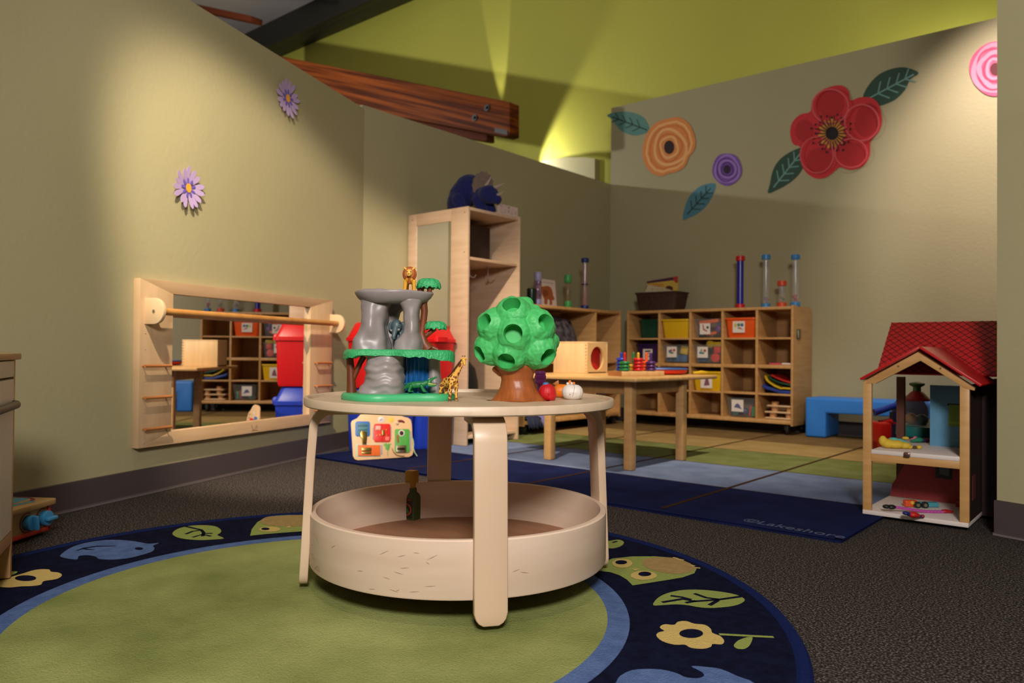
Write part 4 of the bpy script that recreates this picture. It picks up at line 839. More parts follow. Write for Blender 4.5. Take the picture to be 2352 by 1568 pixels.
bl2 = pl('block_blue', '1f5f96', .45); bor = pl('block_orange', 'e0641c', .45); brd = pl('block_red', 'cf2a22', .45); bpu = pl('block_purple', '6a2680', .45); bye = pl('block_yellow', 'd8b62a', .45)
G1 = 'mixed toys in the clear bin of the top row'
RY = lambda a: Matrix.Rotation(a, 3, 'Y')
blk('b', 'long orange block lying across the top of the clear bin in the top row', G1, at2(.74, fz[0]+.132, .09), (.17, .06, .03), bor, RY(-.12))
blk('s', 'red ball at the left inside the clear bin of the top row', G1, at2(.672, fz[0]+.075, .1), .032, brd)
blk('s', 'blue ball at the lower left inside the clear bin of the top row', G1, at2(.69, fz[0]+.04, .07), (.034, .03, .026), bl2)
blk('s', 'purple ball at the right inside the clear bin of the top row', G1, at2(.82, fz[0]+.07, .09), .034, bpu)
blk('b', 'blue block above the purple ball in the clear bin of the top row', G1, at2(.82, fz[0]+.122, .12), (.05, .05, .036), bl2, RY(.5))
blk('b', 'orange bar along the bottom front of the clear bin of the top row', G1, at2(.765, fz[0]+.035, .07), (.09, .03, .022), bor, RY(-.2))
G2 = 'blocks in the clear bin under the yellow bin'
for i, x in enumerate((.385, .445, .51)): blk('b', 'blue block at the bottom of the clear bin under the yellow bin', G2, at2(x+.004, fz[1]+.04, .09), (.055, .06, .055), bl2)
blk('b', 'yellow wedge leaning at the right in the clear bin under the yellow bin', G2, at2(.515, fz[1]+.108, .10), (.066, .05, .068), bye, RY(.15))
G3 = 'blocks in the heaped clear bin'
blk('b', 'blue block at the front left of the heaped clear bin', G3, at2(.685, fz[1]+.045, .09), (.07, .06, .06), bl2)
blk('b', 'dark blue block higher at the left of the heaped clear bin', G3, at2(.672, fz[1]+.106, .11), (.05, .05, .05), bl2)
blk('c', 'lower red drum block at the right of the heaped clear bin', G3, at2(.80, fz[1]+.048, .09), (.036, .07, 0), brd)
blk('b', 'upper red block at the right of the heaped clear bin', G3, at2(.815, fz[1]+.112, .09), (.055, .06, .052), brd)
blk('b', 'yellow block on the red ones at the right of the heaped clear bin', G3, at2(.815, fz[1]+.159, .09), (.075, .06, .038), bye)
blk('c', 'round yellow block topmost in the heaped clear bin', G3, at2(.748, fz[1]+.160, .10), (.031, .06, 0), bye)
G4 = 'toys in the clear bin of the bottom row'
blk('s', 'pale teal ball at the bottom left of the clear bottom-row bin', G4, at2(.975, fz[3]+.036, .07), (.033, .03, .026), teal)
blk('s', 'navy ball in the middle of the clear bottom-row bin', G4, at2(1.045, fz[3]+.045, .08), (.033, .03, .03), navyp)
blk('b', 'red stick upright at the right of the clear bottom-row bin', G4, at2(1.088, fz[3]+.054, .09), (.012, .02, .085), brd, RY(.15))
blk('b', 'dark green block at the right of the clear bottom-row bin', G4, at2(1.115, fz[3]+.05, .10), (.03, .04, .075), green)
# right column
m = MB(); m.tube([at2(1.25, .551, .06), at2(1.30, .551, .06), at2(1.36, .549, .06)], [.005, .006, .005], 10); m.tube([at2(1.35, .552, .06), at2(1.38, .552, .06), at2(1.42, .551, .06)], [.007, .008, .006], 10, 1)
tag(m.build('toy_brush', [pinkp, pl('brush_white', 'd9ccc8', .5)]), 'thin pink and white toy brush lying in the second row, rightmost cube', 'toy')
def sheet(label, pts, m_, th=.007, name='plastic_tray', y0=.03, y1=.30):
    P = [at2(x, z, y0) for x, z in pts]; Q = [p+V((0, 0, th)) for p in P][::-1]
    return tag(MB().prism(P+Q, (0, y1-y0, 0)).build(name, m_, bevel=.002), label, 'toy', 'coloured trays in the rightmost cube')
f3 = .3245
sheet('blue tray lying lowest in the stack in the rightmost cube of the third row', [(1.205, f3+.045), (1.24, f3+.028), (1.29, f3+.018), (1.34, f3+.002), (1.425, f3+.002)], pl('tray_blue', '20388a', .4), .022)
sheet('yellow curved tray on the blue one in the rightmost cube of the third row', [(1.225, f3+.125), (1.235, f3+.098), (1.26, f3+.076), (1.30, f3+.052), (1.35, f3+.032), (1.37, f3+.036), (1.425, f3+.034)], pl('tray_yellow', 'c9a81c', .4), .013)
sheet('dark green curved tray on the yellow one in the third row', [(1.25, f3+.12), (1.28, f3+.1), (1.33, f3+.078), (1.425, f3+.060)], pl('tray_green', '123c26', .4), .014)
sheet('red curved tray topmost in the stack in the rightmost cube of the third row', [(1.275, f3+.135), (1.32, f3+.112), (1.37, f3+.094), (1.425, f3+.080)], pl('tray_red', 'b3221f', .4), .010)
ws = thing('wooden_stacker', 'pale wooden slatted toy in the bottom right cube of the long cubby shelf', 'toy', at2(1.33, fz[3], .04))
wl = mat('slat_pale_wood', 'd3b48e', .5); wd = mat('peg_wood', 'c08c5a', .5)
for z, a, b in ((.004, -.105, .10), (.050, -.108, .10), (.098, -.09, .10)): MB().bb((a, 0, z), (b, .14, z+.011)).build('slat', wl, ws, bevel=.003)
for z0_, z1_, xs in ((.015, .05, (-.055, .07)), (.061, .098, (-.04, .075)), (.109, .135, (-.04,))):
    for x in xs: MB().cyl((x, .04, z0_), (x, .04, z1_), .027, n=20).build('peg', wd, ws)

# top of the long shelf
def on2(x, y): return wy(x, y, 5.93)
ZT2 = .990
def rainstick(px_, ytop, wpx, caps, tube, label, yb=704, beads=None, name='rain_tube', Y=5.93, zb=None, ring=None, grp='rain tubes on the shelves'):
    p = wy(px_, yb, Y); zt_ = wy(px_, ytop, Y).z; D = (p-EYE).dot(FW); R_ = wpx/2*D/F; zb = ZT2+.0004 if zb is None else zb; hgt = zt_-zb
    o = thing(name, label, 'toy', (p.x, Y, zb), 0, grp)
    MB().lathe([(R_*.72, .012), (R_*.72, hgt-.012)], n=24).build('tube', tube, o)
    for z in (0, hgt-R_*1.1): MB().lathe([(R_*.9, 0), (R_, .004), (R_, R_*1.1-.004), (R_*.9, R_*1.1)], (0, 0, z), 24).build('cap', caps, o)
    if ring: MB().lathe([(R_*.5, 0), (R_*.9, 0), (R_*.9, .01), (R_*.5, .01)], (0, 0, hgt*.48), 24).build('ring', ring, o)
    if beads:
        rb = random.Random(int(px_))
        for c_, k in beads:
            m = MB()
            for i in range(k): a = rb.uniform(0, 6.28); rr_ = rb.uniform(0, R_*.5); m.sph((rr_*math.cos(a), rr_*math.sin(a), R_*1.3+rb.uniform(0, .05)), R_*.2, 0, 8, 6)
            m.build('beads', c_, o)
    return o
rainstick(1700, 588, 21, red, pl('tube_blue', '23259a', .25), 'dark blue rain tube with red caps on the long cubby shelf')
rainstick(1759, 585, 20, skyb, cleart, 'tall clear rain tube with sky blue caps, left of the short orange-topped shaker', beads=[(yellow, 5), (skyb, 8), (brd, 4)])
rainstick(1827, 585, 20, skyb, cleart, 'clear rain tube with blue caps and pink beads, rightmost on the long shelf', yb=697, Y=5.87, beads=[(pinkp, 9), (red, 8), (bl2, 5), (yellow, 3)])
rainstick(1796, 645, 21, pl('cap_red_orange', 'd84a1e', .4), cleart, 'short shaker with an orange-red cap between the two tall clear rain tubes', name='bead_shaker', Y=5.90, beads=[(green, 6), (bor, 6), (limep, 6)])
bkb = V((wy(1520, 708, 5.93).x, 5.93, ZT2+.0005)); BK = thing('wicker_basket', 'dark brown woven basket holding picture books on the long cubby shelf', 'basket', bkb)
wick = mat('dark_wicker', '2e1810', .6, c2='4a2a1c', scale=34, stretch=(6, 6, 1), bump=.6, bscale=150)
m = MB(); hw0 = .172; hw1 = .205
def bl(k, z, w): return [V((x, y, z)) for x, y in rr(-w, w, -.12*k, .12*k, .03, 5)]
m.rings([bl(.85, 0, hw0), bl(.9, .05, .186), bl(.98, .14, .200), bl(1.02, .155, hw1), bl(1.0, .160, hw1-.003), bl(.93, .155, .19), bl(.8, .012, .165)]).build('body', wick, BK, sharp=60)
rim = MB(); rim.tube([V((x, y, .157)) for x, y in rr(-hw1, hw1, -.122, .122, .03, 5)], .007, 8, closed=True).build('rim', wick, BK)
def book(label, corners, Y, mats, text=None, extra=None, th=.012, back=.07, name='picture_book'):
    P = [wy(x, y, Y) for x, y in corners]; up = (P[1]-P[0]).normalized(); ux = (P[3]-P[0]).normalized(); n = ux.cross(up)
    m = MB(); m.prism(P, (0, th, 0), 0)
    if extra: extra(m, P)
    if text:
        t, x, y, s = text; c = wy(x, y, Y)+V((0, -.0012, 0)); text_bm(m, t, frame_M(c, ux, V((0, 0, 1)) - ux*ux.z), s, .001, 1)
    return tag(m.build(name, mats), label, 'book', 'picture books in the basket')
def ex1(m, P):
    m.poly([wy(x, y, 5.95)+V((0, -.001, 0)) for x, y in ((1486, 646), (1557, 634), (1557, 642), (1486, 651))], 2)
    m.poly([wy(x, y, 5.95)+V((0, -.0015, 0)) for x, y in ((1545, 636), (1557, 634), (1557, 650), (1550, 648))], 3)
    m.poly([wy(1537+9*math.cos(a), 663+7*math.sin(a), 5.95)+V((0, -.001, 0)) for a in [i*2*pi/20 for i in range(20)]], 4)
book('yellow picture book titled Listen standing at the back of the dark basket', [(1489, 690), (1486, 646), (1557, 634), (1557, 690)], 5.95, [pl('book_yellow', 'd1ad45', .6), pk('text_orange', 'c2571f'), pl('book_purple', '4a1d3c', .6), pk('book_red', 'b0342c'), pk('book_brown', '4a2410')], ('Listen', 1507, 654, .062), ex1)
def ex2(m, P):
    for x in (1496, 1507, 1518, 1529): m.ribbon([wy(x, 664, 5.915)+V((0, -.0012, 0)), wy(x+6, 664.5, 5.915)+V((0, -.0012, 0))], .006, (0, -1, 0), 1)
book('cream book with faded letters leaning in the front of the dark basket', [(1483, 690), (1482, 668), (1489, 654), (1530, 662), (1546, 668), (1546, 690)], 5.915, [pl('book_cream', 'd0bd98', .6), pk('faded_text', 'a08a68')], None, ex2)

# shelf beside the locker: contents and top
ZT1 = .9822
def on1(x, y, X=-3.66): p = wx(x, y, X); return V((X, p.y, ZT1))
p = on1(1221, 697); tag(MB().lathe([(.036, 0), (.037, .004), (.037, .125), (.03, .132)], n=24).build('dark_bottle', pl('bottle_black_green', '0c2216', .3)), 'small black-green jar, leftmost on the shelf beside the locker', 'jar').location = p
def vessel(name, label, px_, yt, yb, wpx, rows, X=-3.66, grp=None):
    p = on1(px_, yb, X); zt_ = wx(px_, yt, X).z; D = (p-EYE).dot(FW); r_ = wpx/2*D/F; h_ = zt_-ZT1; o = thing(name, label, 'toy', p, 0, grp)
    for nm, a, b, k, mm in rows: MB().lathe([(r_*k*.92, h_*a), (r_*k, h_*a+.003), (r_*k, h_*b-.003), (r_*k*.92, h_*b)], n=24).build(nm, mm, o)
    return o
vessel('sensory_bottle', 'lilac-capped sensory bottle with pink and blue filling on the shelf beside the locker', 1235, 625, 700, 18, [('filling', .0, .2, .95, pl('lilac_glitter', '8f86b4', .3)), ('bottle', .2, .72, 1, mat('pink_liquid', '9c6f72', .15, c2='52486e', scale=30, alpha=.75)), ('cap', .73, 1, .95, pl('cap_lilac', '8f8bb0', .4))])
vessel('sensory_bottle', 'slim sensory tube with bright green caps on the shelf beside the locker', 1304, 631, 705, 17, [('cap', 0, .22, 1, pl('cap_green', '3f9a4e', .35)), ('bottle', .2, .78, .7, mat('amber_tube', '8a7a58', .15, alpha=.5)), ('cap', .76, 1, 1, pl('cap_green', '3f9a4e', .35))])
rainstick(1343, 593, 18, navyp, mat('pink_clear_tube', 'b08a88', .1, alpha=.45), 'slim clear rain tube with navy caps on the shelf beside the locker', yb=707, Y=wx(1343, 707, -3.64).y, zb=ZT1+.0004, ring=pl('ring_aubergine', '3a2050', .4), beads=[(pinkp, 8)])
bc = [wx(x, y, -3.70) for x, y in ((1244, 700.5), (1244, 639), (1279, 638), (1279, 704))]
zlo = ZT1+.0005; m = MB(); P = [V((-3.70, bc[0].y, zlo)), V((-3.72, bc[0].y, bc[1].z)), V((-3.72, bc[3].y, bc[1].z)), V((-3.70, bc[3].y, zlo))]; m.prism(P, (-.014, 0, 0), 0)
W_ = P[3].y-P[0].y; Hh = P[1].z-P[0].z
def onb(u, v, k=1): return V((-3.70-.02*v+.0008*k, P[0].y+u*W_, zlo+v*Hh))
m.poly([onb(u, v) for u, v in smooth_loop([(.02, .68), (.25, .74), (.5, .77), (.7, .70), (.78, .55), (.8, .44), (.88, .34), (.82, .27), (.72, .28), (.70, .12), (.6, .09), (.52, .12), (.55, .25), (.42, .28), (.38, .12), (.25, .10), (.18, .14), (.2, .28), (.1, .4)])], 1)
m.poly([onb(u, v, 2) for u, v in ell(.3, .5, .2, .12, 16)], 2); m.ribbon([onb(.15, .88), onb(.85, .88)], .004, (1, 0, 0), 3)
tag(m.build('picture_book', [pl('book_white', 'd3bdb2', .6), pk('bear_brown', '9a5222'), pk('bear_dark', '7d3d18'), pk('title_grey', '8a7f7a')]), 'white picture book with a brown animal on its cover, beside the locker', 'book')
m = MB(); c = at1(.58, .5525, .2); rb = random.Random(5)
m.lathe([(.12, 0), (.19, .02), (.2, .12), (.185, .22), (.14, .33), (.05, .36)], c, 28, sx=.85, sy=1.55)
for v in m.bm.verts: v.co += V((rb.uniform(-.008, .008), rb.uniform(-.008, .008), rb.uniform(-.006, .006)))
tag(m.build('mesh_bag', mat('dark_mixed_bag', '1d1b20', .5, c2='5b555f', scale=22, detail=6), sharp=80), 'dark translucent bag of mixed toys in the shelf beside the locker', 'bag')
tag(MB().lathe([(.02, 0), (.05, .004), (.062, .016), (.05, .03), (.02, .034)], n=28).build('toy_ring', pl('dull_yellow', 'b3a12e', .5)), 'yellow ring toy in the upper cube nearest the corner, behind the wooden box', 'toy').location = at1(1.075, .6255, .13)
tag(MB().bb(at1(.98, .5503, .19), at1(1.19, .6250, .05)).build('toy_box', pl('box_tan', '9c7a4a', .5), bevel=.004), 'tan box under the yellow ring toy in the shelf beside the locker', 'box')
# cloths over the bottom board, low
def cloth(label, m_, y0, y1, amp, name='cloth'):
    m = MB(); R = []
    prof = [(.18, .145), (.10, .150), (.03, .146), (-.012, .135), (-.028, .10), (-.034, .06)]
    for d, z in prof:
        R.append([at1(y0+(y1-y0)*i/14, z+.008*math.sin(i*1.3+d*20)*amp, d+.006*math.sin(i*1.9)*amp) for i in range(15)])
    A = [m.bm.verts.new(p) for r in R for p in r]
    for i in range(len(R)-1):
        for j in range(14): m.bm.faces.new((A[i*15+j], A[i*15+j+1], A[(i+1)*15+j+1], A[(i+1)*15+j]))
    o = m.build(name, m_, sharp=80); md = o.modifiers.new('thickness', 'SOLIDIFY'); md.thickness = .006; return tag(o, label, 'cloth', 'cloths in the low cube beside the locker')
cloth('navy cloth hanging over the bottom board next to the tall locker', pl('cloth_navy', '1b2340', .8), .03, .19, 1)
cloth('lavender cloth hanging over the bottom board, behind the left leg of the small table', pl('cloth_lavender', '6f6ea8', .8), .20, .36, 1)

# ============================================================ TOP OF THE LOCKER
PT = Toy('plush_triceratops', 'navy plush dinosaur with a tan frill and pale horns on the tall locker', 'soft toy', (-3.66, 3.86, LHt-.0018)); g, k_ = PT.q, PT.r
m = MB(); m.limb(g(1062, 450, .07), g(1078, 436, .05), k_(32), k_(36)); m.sph(g(1052, 468, .06), (k_(26), k_(34), k_(34))); m.limb(g(1085, 432, .04), g(1100, 450, .0), k_(30), k_(24))
m.sph(g(1122, 446, -.115), (k_(23), k_(22), k_(21))); m.limb(g(1100, 448, -.01), g(1118, 448, -.10), k_(20), k_(19)); m.limb(g(1128, 453, -.125), g(1142, 458, -.135), k_(15), k_(11))
for x, d in ((1098, -.07), (1118, -.02), (1052, -.03), (1062, .12)): m.limb(g(x, 458, d), g(x+10, 484, d-.01), k_(14), k_(12))
for v in m.bm.verts: v.co.z = max(v.co.z, .003)
m.build('body', mat('navy_plush', '141a58', .95, c2='1a2168', scale=60, bump=.5, bscale=120, sheen=.1), PT.o, remesh=.006)
c = g(1109, 424, -.085); n = 26
F_ = [c+V((k_(23)*math.cos(a)*(1+.10*(i % 2)), -.012*math.cos(a), k_(29)*math.sin(a)*(1+.11*(i % 2)))) for i, a in enumerate([2*pi*i/n for i in range(n)])]
MB().prism(F_, (-.006, .024, 0)).build('frill', mat('tan_plush', '6e5d52', .95, c2='7d6a5d', scale=50), PT.o, bevel=.006)
for a, b, r_ in (((1134, 432, -.135), (1160, 420, -.155), 4.5), ((1116, 428, -.13), (1129, 405, -.145), 5), ((1141, 449, -.145), (1158, 440, -.165), 4.2)):
    MB().cyl(g(*a), g(*b), k_(r_), k_(.8), 12).build('horn', pl('horn_pale', 'a8968a', .8), PT.o)
m = MB(); m.sph(g(1134, 441, -.168), k_(1.8), 0, 8, 6); m.build('eye', blackm, PT.o)
m = MB(); a = wx(1138, 491, -3.43); b = wx(1192, 500, -3.43); zc = LHt-.0015; hL = .074; cen = V((-3.43, (a.y+b.y)/2, zc+hL*.52))
text_bm(m, 'DREAM', frame_M(cen, (0, 1, 0), (0, 0, 1)), .094, .024, 0, .60)
lo = min(v.co.z for v in m.bm.verts); m.xf(Matrix.Translation((0, 0, zc+.008-lo))); m.bb((-3.445, a.y, zc), (-3.415, b.y, zc+.009))
tag(m.build('letter_sign', mat('sign_pale_wood', 'd3bcb0', .7)), 'pale wooden block-letter sign reading DREAM at the front edge of the tall locker', 'sign')

# ============================================================ ON THE SMALL TABLE
ZS = .4975
BX = thing('drop_box', 'pale wooden drop box with a round red hole on the small maple table', 'toy', (-2.60, 3.785, ZS)); m = MB()
bw = mat('drop_box_wood', 'd9b887', .45, c2='cfad7b', scale=4, stretch=(8, 1, 1))
t = .014; X0, X1, Y0, Y1, Zt = -.25, .0, .0, .228, .182
m.bb((X0, Y0, 0), (X1, Y0+t, Zt)).bb((X0, Y1-t, 0), (X1, Y1, Zt)).bb((X0, Y0+t, 0), (X0+t, Y1-t, Zt)).bb((X0, Y0, Zt-.001), (X1, Y1, Zt+.010)).bb((X0, Y0+t, 0), (X1, Y1-t, .01))
m.build('case', bw, BX, bevel=.002)
hc, hr = (Y0+Y1)/2, .072; m = MB(); n = 40
out = []
for i in range(n):
    a = 2*pi*i/n+pi/4; ca, sa = math.cos(a), math.sin(a); s = 1/max(abs(ca), abs(sa)); out.append((hc+ca*s*(Y1-Y0-2*t)/2, Zt/2+sa*s*Zt/2))
o4 = [((Y0+Y1)/2+(y-hc), z) for y, z in out]; hole = [(hc+hr*math.cos(2*pi*i/n+pi/4), Zt/2+hr*math.sin(2*pi*i/n+pi/4)) for i in range(n)]
m.rings([[V((x, y, z)) for y, z in L] for x, L in ((X1-t, o4), (X1, o4), (X1, hole), (X1-t, hole))], closed=True)
m.build('hole_panel', mat('drop_box_end_wood', 'c7a06b', .45), BX, sharp=50)
MB().bb((X1-.05, Y0+t+.001, .011), (X1-.046, Y1-t-.001, Zt-.002)).build('red_backing', pl('red_board', 'b8201c', .5), BX)
MB().prism([(X1-.045, hc-.004, .1), (X1-.045, hc+.004, .1), (X1-.045, hc+.001, .14), (X1-.045, hc-.001, .14)], (.0006, 0, 0)).build('slot_mark', blackm, BX)
m = MB()
for i in range(9): m.bb((X1-.0135, Y0-.0006, .006+i*.020), (X1-.001, Y0+.001, .016+i*.020))
m.build('finger_joints', mat('joint_wood', 'c39a66', .5), BX)
m = MB(); pc = V((X1-.04, Y1, .09)); m.tube([pc, pc+V((0, .02, .02)), pc+V((0, .028, .0)), pc+V((0, .02, -.03)), pc+V((0, .0, -.035))], .006, 8); m.build('side_loop', dowel, BX)
sbL, sbm, sbR = V((-2.299, 3.618, 0)), V((-2.188, 3.518, 0)), V((-2.09, 3.806, 0))
ux = (sbR-sbm).normalized(); Ls = (sbR-sbm).length; uy = V((-ux.y, ux.x, 0)); 
MSB = frame_M(V((sbm.x, sbm.y, ZS)), ux, uy); SB = thing('peg_stacker', 'pale wooden peg board with stacks of coloured rings on the small maple table', 'toy', M=MSB)
MB().bb((0, 0, 0), (Ls, .115, .026)).build('board', mat('stacker_wood', 'd8b27d', .45, c2='cba26c', scale=4, stretch=(8, 1, 1)), SB, bevel=.003)
MB().bb((-.004, .0, .0), (.0, .115, .026)).build('end_strip', mat('stacker_end', 'b87a48', .5), SB)
for x, y, nr, rc, pc, rcn, pcn in ((.044, .03, 3, green, red, 'dark green', 'red'), (.139, .03, 4, red, yellow, 'red', 'yellow'), (.231, .03, 3, purple, purple, 'purple', 'purple'), (.066, .086, 4, blue, blue, 'blue', 'blue'), (.152, .086, 2, pl('ring_yellow', 'e0a82e', .35), green, 'yellow', 'green'), (.247, .086, 3, orange, orange, 'orange', 'orange')):
    MB().cyl((x, y, .026), (x, y, .122), .0085, .0075, 16).sph((x, y, .122), .0075).build('peg', pc, SB)
    for i in range(nr):
        w = MSB @ V((x, y, .0262+.0182*i))
        rg = MB().lathe([(.0095, .001), (.02, 0), (.028, .004), (.0305, .009), (.028, .014), (.02, .018), (.0095, .017)], (0, 0, 0), 28, cap=(False, False)).build('stacking_ring', rc, sharp=80); rg.location = w
        tag(rg, rcn+' stacking ring on the '+pcn+' peg, '+(['lowest', 'second', 'third', 'topmost'][i] if nr == 4 else ['lowest', 'middle', 'topmost'][i] if nr == 3 else ['lower', 'upper'][i])+' of its stack', 'stacking ring', 'rings on the peg stacker')
DC = thing('toy_drum', 'flat red-orange drum with a blue rim behind the peg board of rings', 'toy', (-2.30, 4.085, ZS))
MB().lathe([(.13, 0), (.168, .004), (.184, .016), (.184, .028), (.17, .034), (.05, .034)], n=48).build('drum_side', pl('drum_red_orange', 'e0391c', .45), DC)
MB().lathe([(.172, .0335), (.186, .029), (.190, .033), (.186, .038), (.10, .039)], n=48).build('drum_rim', pl('drum_blue', '2b4f96', .45), DC)
p = V((-2.06, 4.20, ZS)); m = MB(); m.tube([V((p.x-.03, p.y-.045, ZS+.010)), V((p.x, p.y, ZS+.014)), V((p.x+.01, p.y+.05, ZS+.012))], [.006, .012, .008], 12)
tag(m.build('toy_scoop', pl('scoop_yellow', 'c9a51e', .45), sharp=80), 'small yellow scoop at the far end of the small maple table', 'toy')

# ============================================================ BUSY BOARD
b0 = hz(815, 1057.5, .0132); b1 = hz(948, 1050.5, .0132); bu = (b1-b0).normalized(); bb_ = V((-bu.y, bu.x, 0)); bb_ = bb_ if bb_.dot(FW) > 0 else -bb_
bup = (V((0, 0, 1))*math.cos(.22)+bb_*math.sin(.22)).normalized(); bn = bu.cross(bup); bn = bn if bn.dot(FW) < 0 else -bn
BB = thing('busy_board', 'wooden busy board with little painted doors and latches leaning on the blue bins', 'toy', M=frame_M(b0, bu, -bn))
def BP(x, y, off=0.): return on_plane(800+x*.08293, 940+y*.08293, b0+bn*off, bn)
def bpoly(pts, off, th=.003): return [BP(x, y, off) for x, y in pts], bn*th
def bpart(name, pts, m_, off, th, sm=0, mi=0):
    P, t_ = bpoly(smooth_loop(pts, sm) if sm else pts, off); return MB().prism(P, t_.normalized()*th).build(name, m_, BB, world=True, bevel=.0008)
out = [(64, 380), (95, 318), (160, 285), (240, 245), (300, 175), (360, 100), (460, 40), (700, 5), (1000, 0), (1250, 40), (1400, 120), (1500, 205), (1640, 235), (1715, 300), (1742, 420), (1760, 800), (1785, 1180), (1755, 1270), (1670, 1318), (900, 1372), (250, 1412), (165, 1385), (118, 1290), (90, 800)]
bpart('board', out, mat('busy_board_birch', 'e2bc92', .45, c2='d9b186', scale=6), -.012, .012)
rrp = lambda x0, x1, y0, y1, r: rr(x0, x1, y0, y1, r, 4)
bpart('blue_window', rrp(190, 600, 330, 745, 60), pl('window_blue', '3d6fb4', .4), .0, .004)
bpart('window_slats', rrp(262, 540, 395, 700, 15), mat('window_teal', '4f8a96', .5, c2='1d3c50', scale=140, stretch=(0, 0, 1), lo=.45, hi=.55), .004, .001)
bpart('hasp', [(330, 650), (360, 610), (430, 595), (490, 620), (515, 680), (510, 760), (490, 960), (385, 960), (370, 800), (335, 760)], brass, .005, .006)
bpart('red_doors', rrp(702, 1165, 398, 900, 60), pl('door_red', 'd22822', .4), .0, .005)
bpart('door_gap', rrp(926, 938, 405, 895, 3), pl('door_dark_red', '6b1512', .5), .005, .0006)
bpart('door_pictures', rrp(755, 895, 455, 560, 6), pl('picture_pink', 'e3a79d', .6), .005, .0006); bpart('door_pictures', rrp(1025, 1135, 755, 860, 6), pl('picture_pink2', 'de6c62', .6), .005, .0006)
for x, y in ((782, 575), (885, 570), (790, 725), (888, 705), (1065, 565), (1070, 710), (970, 580), (970, 690)): bpart('hinge_screw', ell(x, y, 17, 24, 10), brass, .005, .002)
bpart('door_latch', rrp(935, 1000, 570, 720, 10), brass, .006, .004)
for x0, x1, y0, y1 in ((672, 712, 500, 830), (1150, 1192, 470, 810), (1680, 1740, 600, 1140), (880, 940, 985, 1240)): bpart('hinge_strip', rrp(x0, x1, y0, y1, 8), pl('strip_grey', '9a9298', .5), .0, .003)
bpart('green_door', rrp(1285, 1695, 545, 1195, 45), mat('door_green', '3f8f3a', .4, c2='57a34a', scale=90, stretch=(1, 0, 0)), .0, .005)
bpart('window_ring', ell(1473, 655, 85, 92), pl('ring_white', 'd9cdbf', .5), .005, .002); bpart('window_hole', ell(1473, 655, 56, 62), pl('hole_dark', '2a1612', .6), .007, .0006)
bpart('door_print', [(1330, 720), (1400, 690), (1405, 900), (1370, 960), (1335, 830)], pl('print_rust', '8a5a26', .6), .005, .0006)
bpart('slide_bolt', rrp(1330, 1600, 990, 1190, 20), mat('bolt_metal', 'b9a98c', .3, 1.), .005, .004); bpart('bolt_bar', rrp(1345, 1560, 1060, 1120, 20), mat('bolt_dark', '55452f', .3, 1.), .009, .005)
bpart('orange_gate_backing', rrp(205, 900, 955, 1310, 20), pl('gate_mint', 'a9bfa6', .6), .0, .0008)  # thin mint-coloured plate behind the orange gate, reaching past its edges
bpart('orange_gate', rrp(262, 880, 985, 1285, 12), mat('gate_orange', 'e2702a', .45, c2='c75316', scale=120, stretch=(1, 0, 0)), .0008, .005)
bpart('gate_lock', rrp(370, 635, 1055, 1150, 20), brass, .006, .006); bpart('gate_lock', rrp(370, 630, 1170, 1230, 20), brass, .006, .004)
bpart('clock_print', ell(905, 280, 88, 85), pl('print_pale_blue', 'cfd2d8', .6), .0, .0006); bpart('clock_hand', [(855, 310), (930, 255), (940, 275), (870, 325)], pl('print_hand_red', 'c53a34', .6), .0006, .0006)
bpart('sun_print', rrp(1105, 1250, 225, 355, 20), pl('print_sun', 'dcb84a', .6), .0, .0006)
bpart('slide_slot', [(1320, 345), (1380, 300), (1440, 285), (1510, 300), (1565, 345), (1550, 380), (1480, 360), (1400, 362), (1345, 400)], pl('slot_maroon', '6e1a16', .6), .0, .0008, 2); bpart('slide_knob', ell(1345, 370, 42, 46, 14), pl('knob_cream', 'd8b79a', .4), .0, .008)
bpart('tree_print', [(970, 990), (1000, 940), (1070, 930), (1080, 970), (1110, 940), (1150, 950), (1210, 955), (1160, 985), (1150, 1060), (1120, 1140), (1100, 1140), (1105, 1290), (1085, 1290), (1085, 1140), (1030, 1100), (1020, 1030)], pl('print_leaf_green', '5f9a4a', .6), .0, .0006)
m = MB(); m.tube([BP(1742, 735, .004), BP(1790, 830, .006), BP(1812, 960, .006), BP(1802, 1080, .006), BP(1840, 1190, .006), BP(1905, 1290, .004)], .0028, 8); m.build('cord', pl('cord_mint', '9fbf9a', .7), BB, world=True)
m = MB(); m.tube([BP(1210, 1080, .004), BP(1260, 1190, .005), BP(1340, 1260, .005), BP(1440, 1285, .005), BP(1560, 1290, .005)], .0018, 8); m.build('chain', brass, BB, world=True)
# ============================================================ DOLLHOUSE
HX0, HX1, HY = -.857, -.503, 3.12
DH = thing('dollhouse', 'wooden dollhouse with a red scalloped roof, at the right beside the striped rug', 'dollhouse', (-.68, 3.12, 0))
hw_ = mat('house_maple', 'cf9f63', .45, c2='c39256', scale=5, stretch=(1, 1, 8)); hwd = mat('house_shaded_panel', '34201a', .6); hwhite = mat('house_white_floor', 'e0d2cb', .5)  # outer side and rear walls: their shade is painted in as dark brown
HZ = .0135; HB = 3.65; F2 = .262
MB().bb((HX0, HY, HZ), (HX1, HB, HZ+.016)).build('ground_floor', hwhite, DH, world=True, bevel=.0015)
MB().bb((HX0+.03, HY+.002, F2-.016), (HX1-.028, HB, F2)).build('upper_floor', hwhite, DH, world=True, bevel=.0015)
MB().bb((HX0+.03, HY+.004, .218), (HX1-.028, HY+.02, F2-.016)).build('floor_rail', hw_, DH, world=True, bevel=.001)
for x0 in (HX0, HX1-.028): MB().bb((x0, HY+.002, HZ+.016), (x0+.030, HY+.02, .525)).build('front_post', hw_, DH, world=True, bevel=.001)
pg = [wy(x, y, HY) for x, y in ((1988, 880), (1991, 872), (2111, 806), (2240, 889), (2238, 897), (2218, 892), (2114, 828), (2010, 881))]
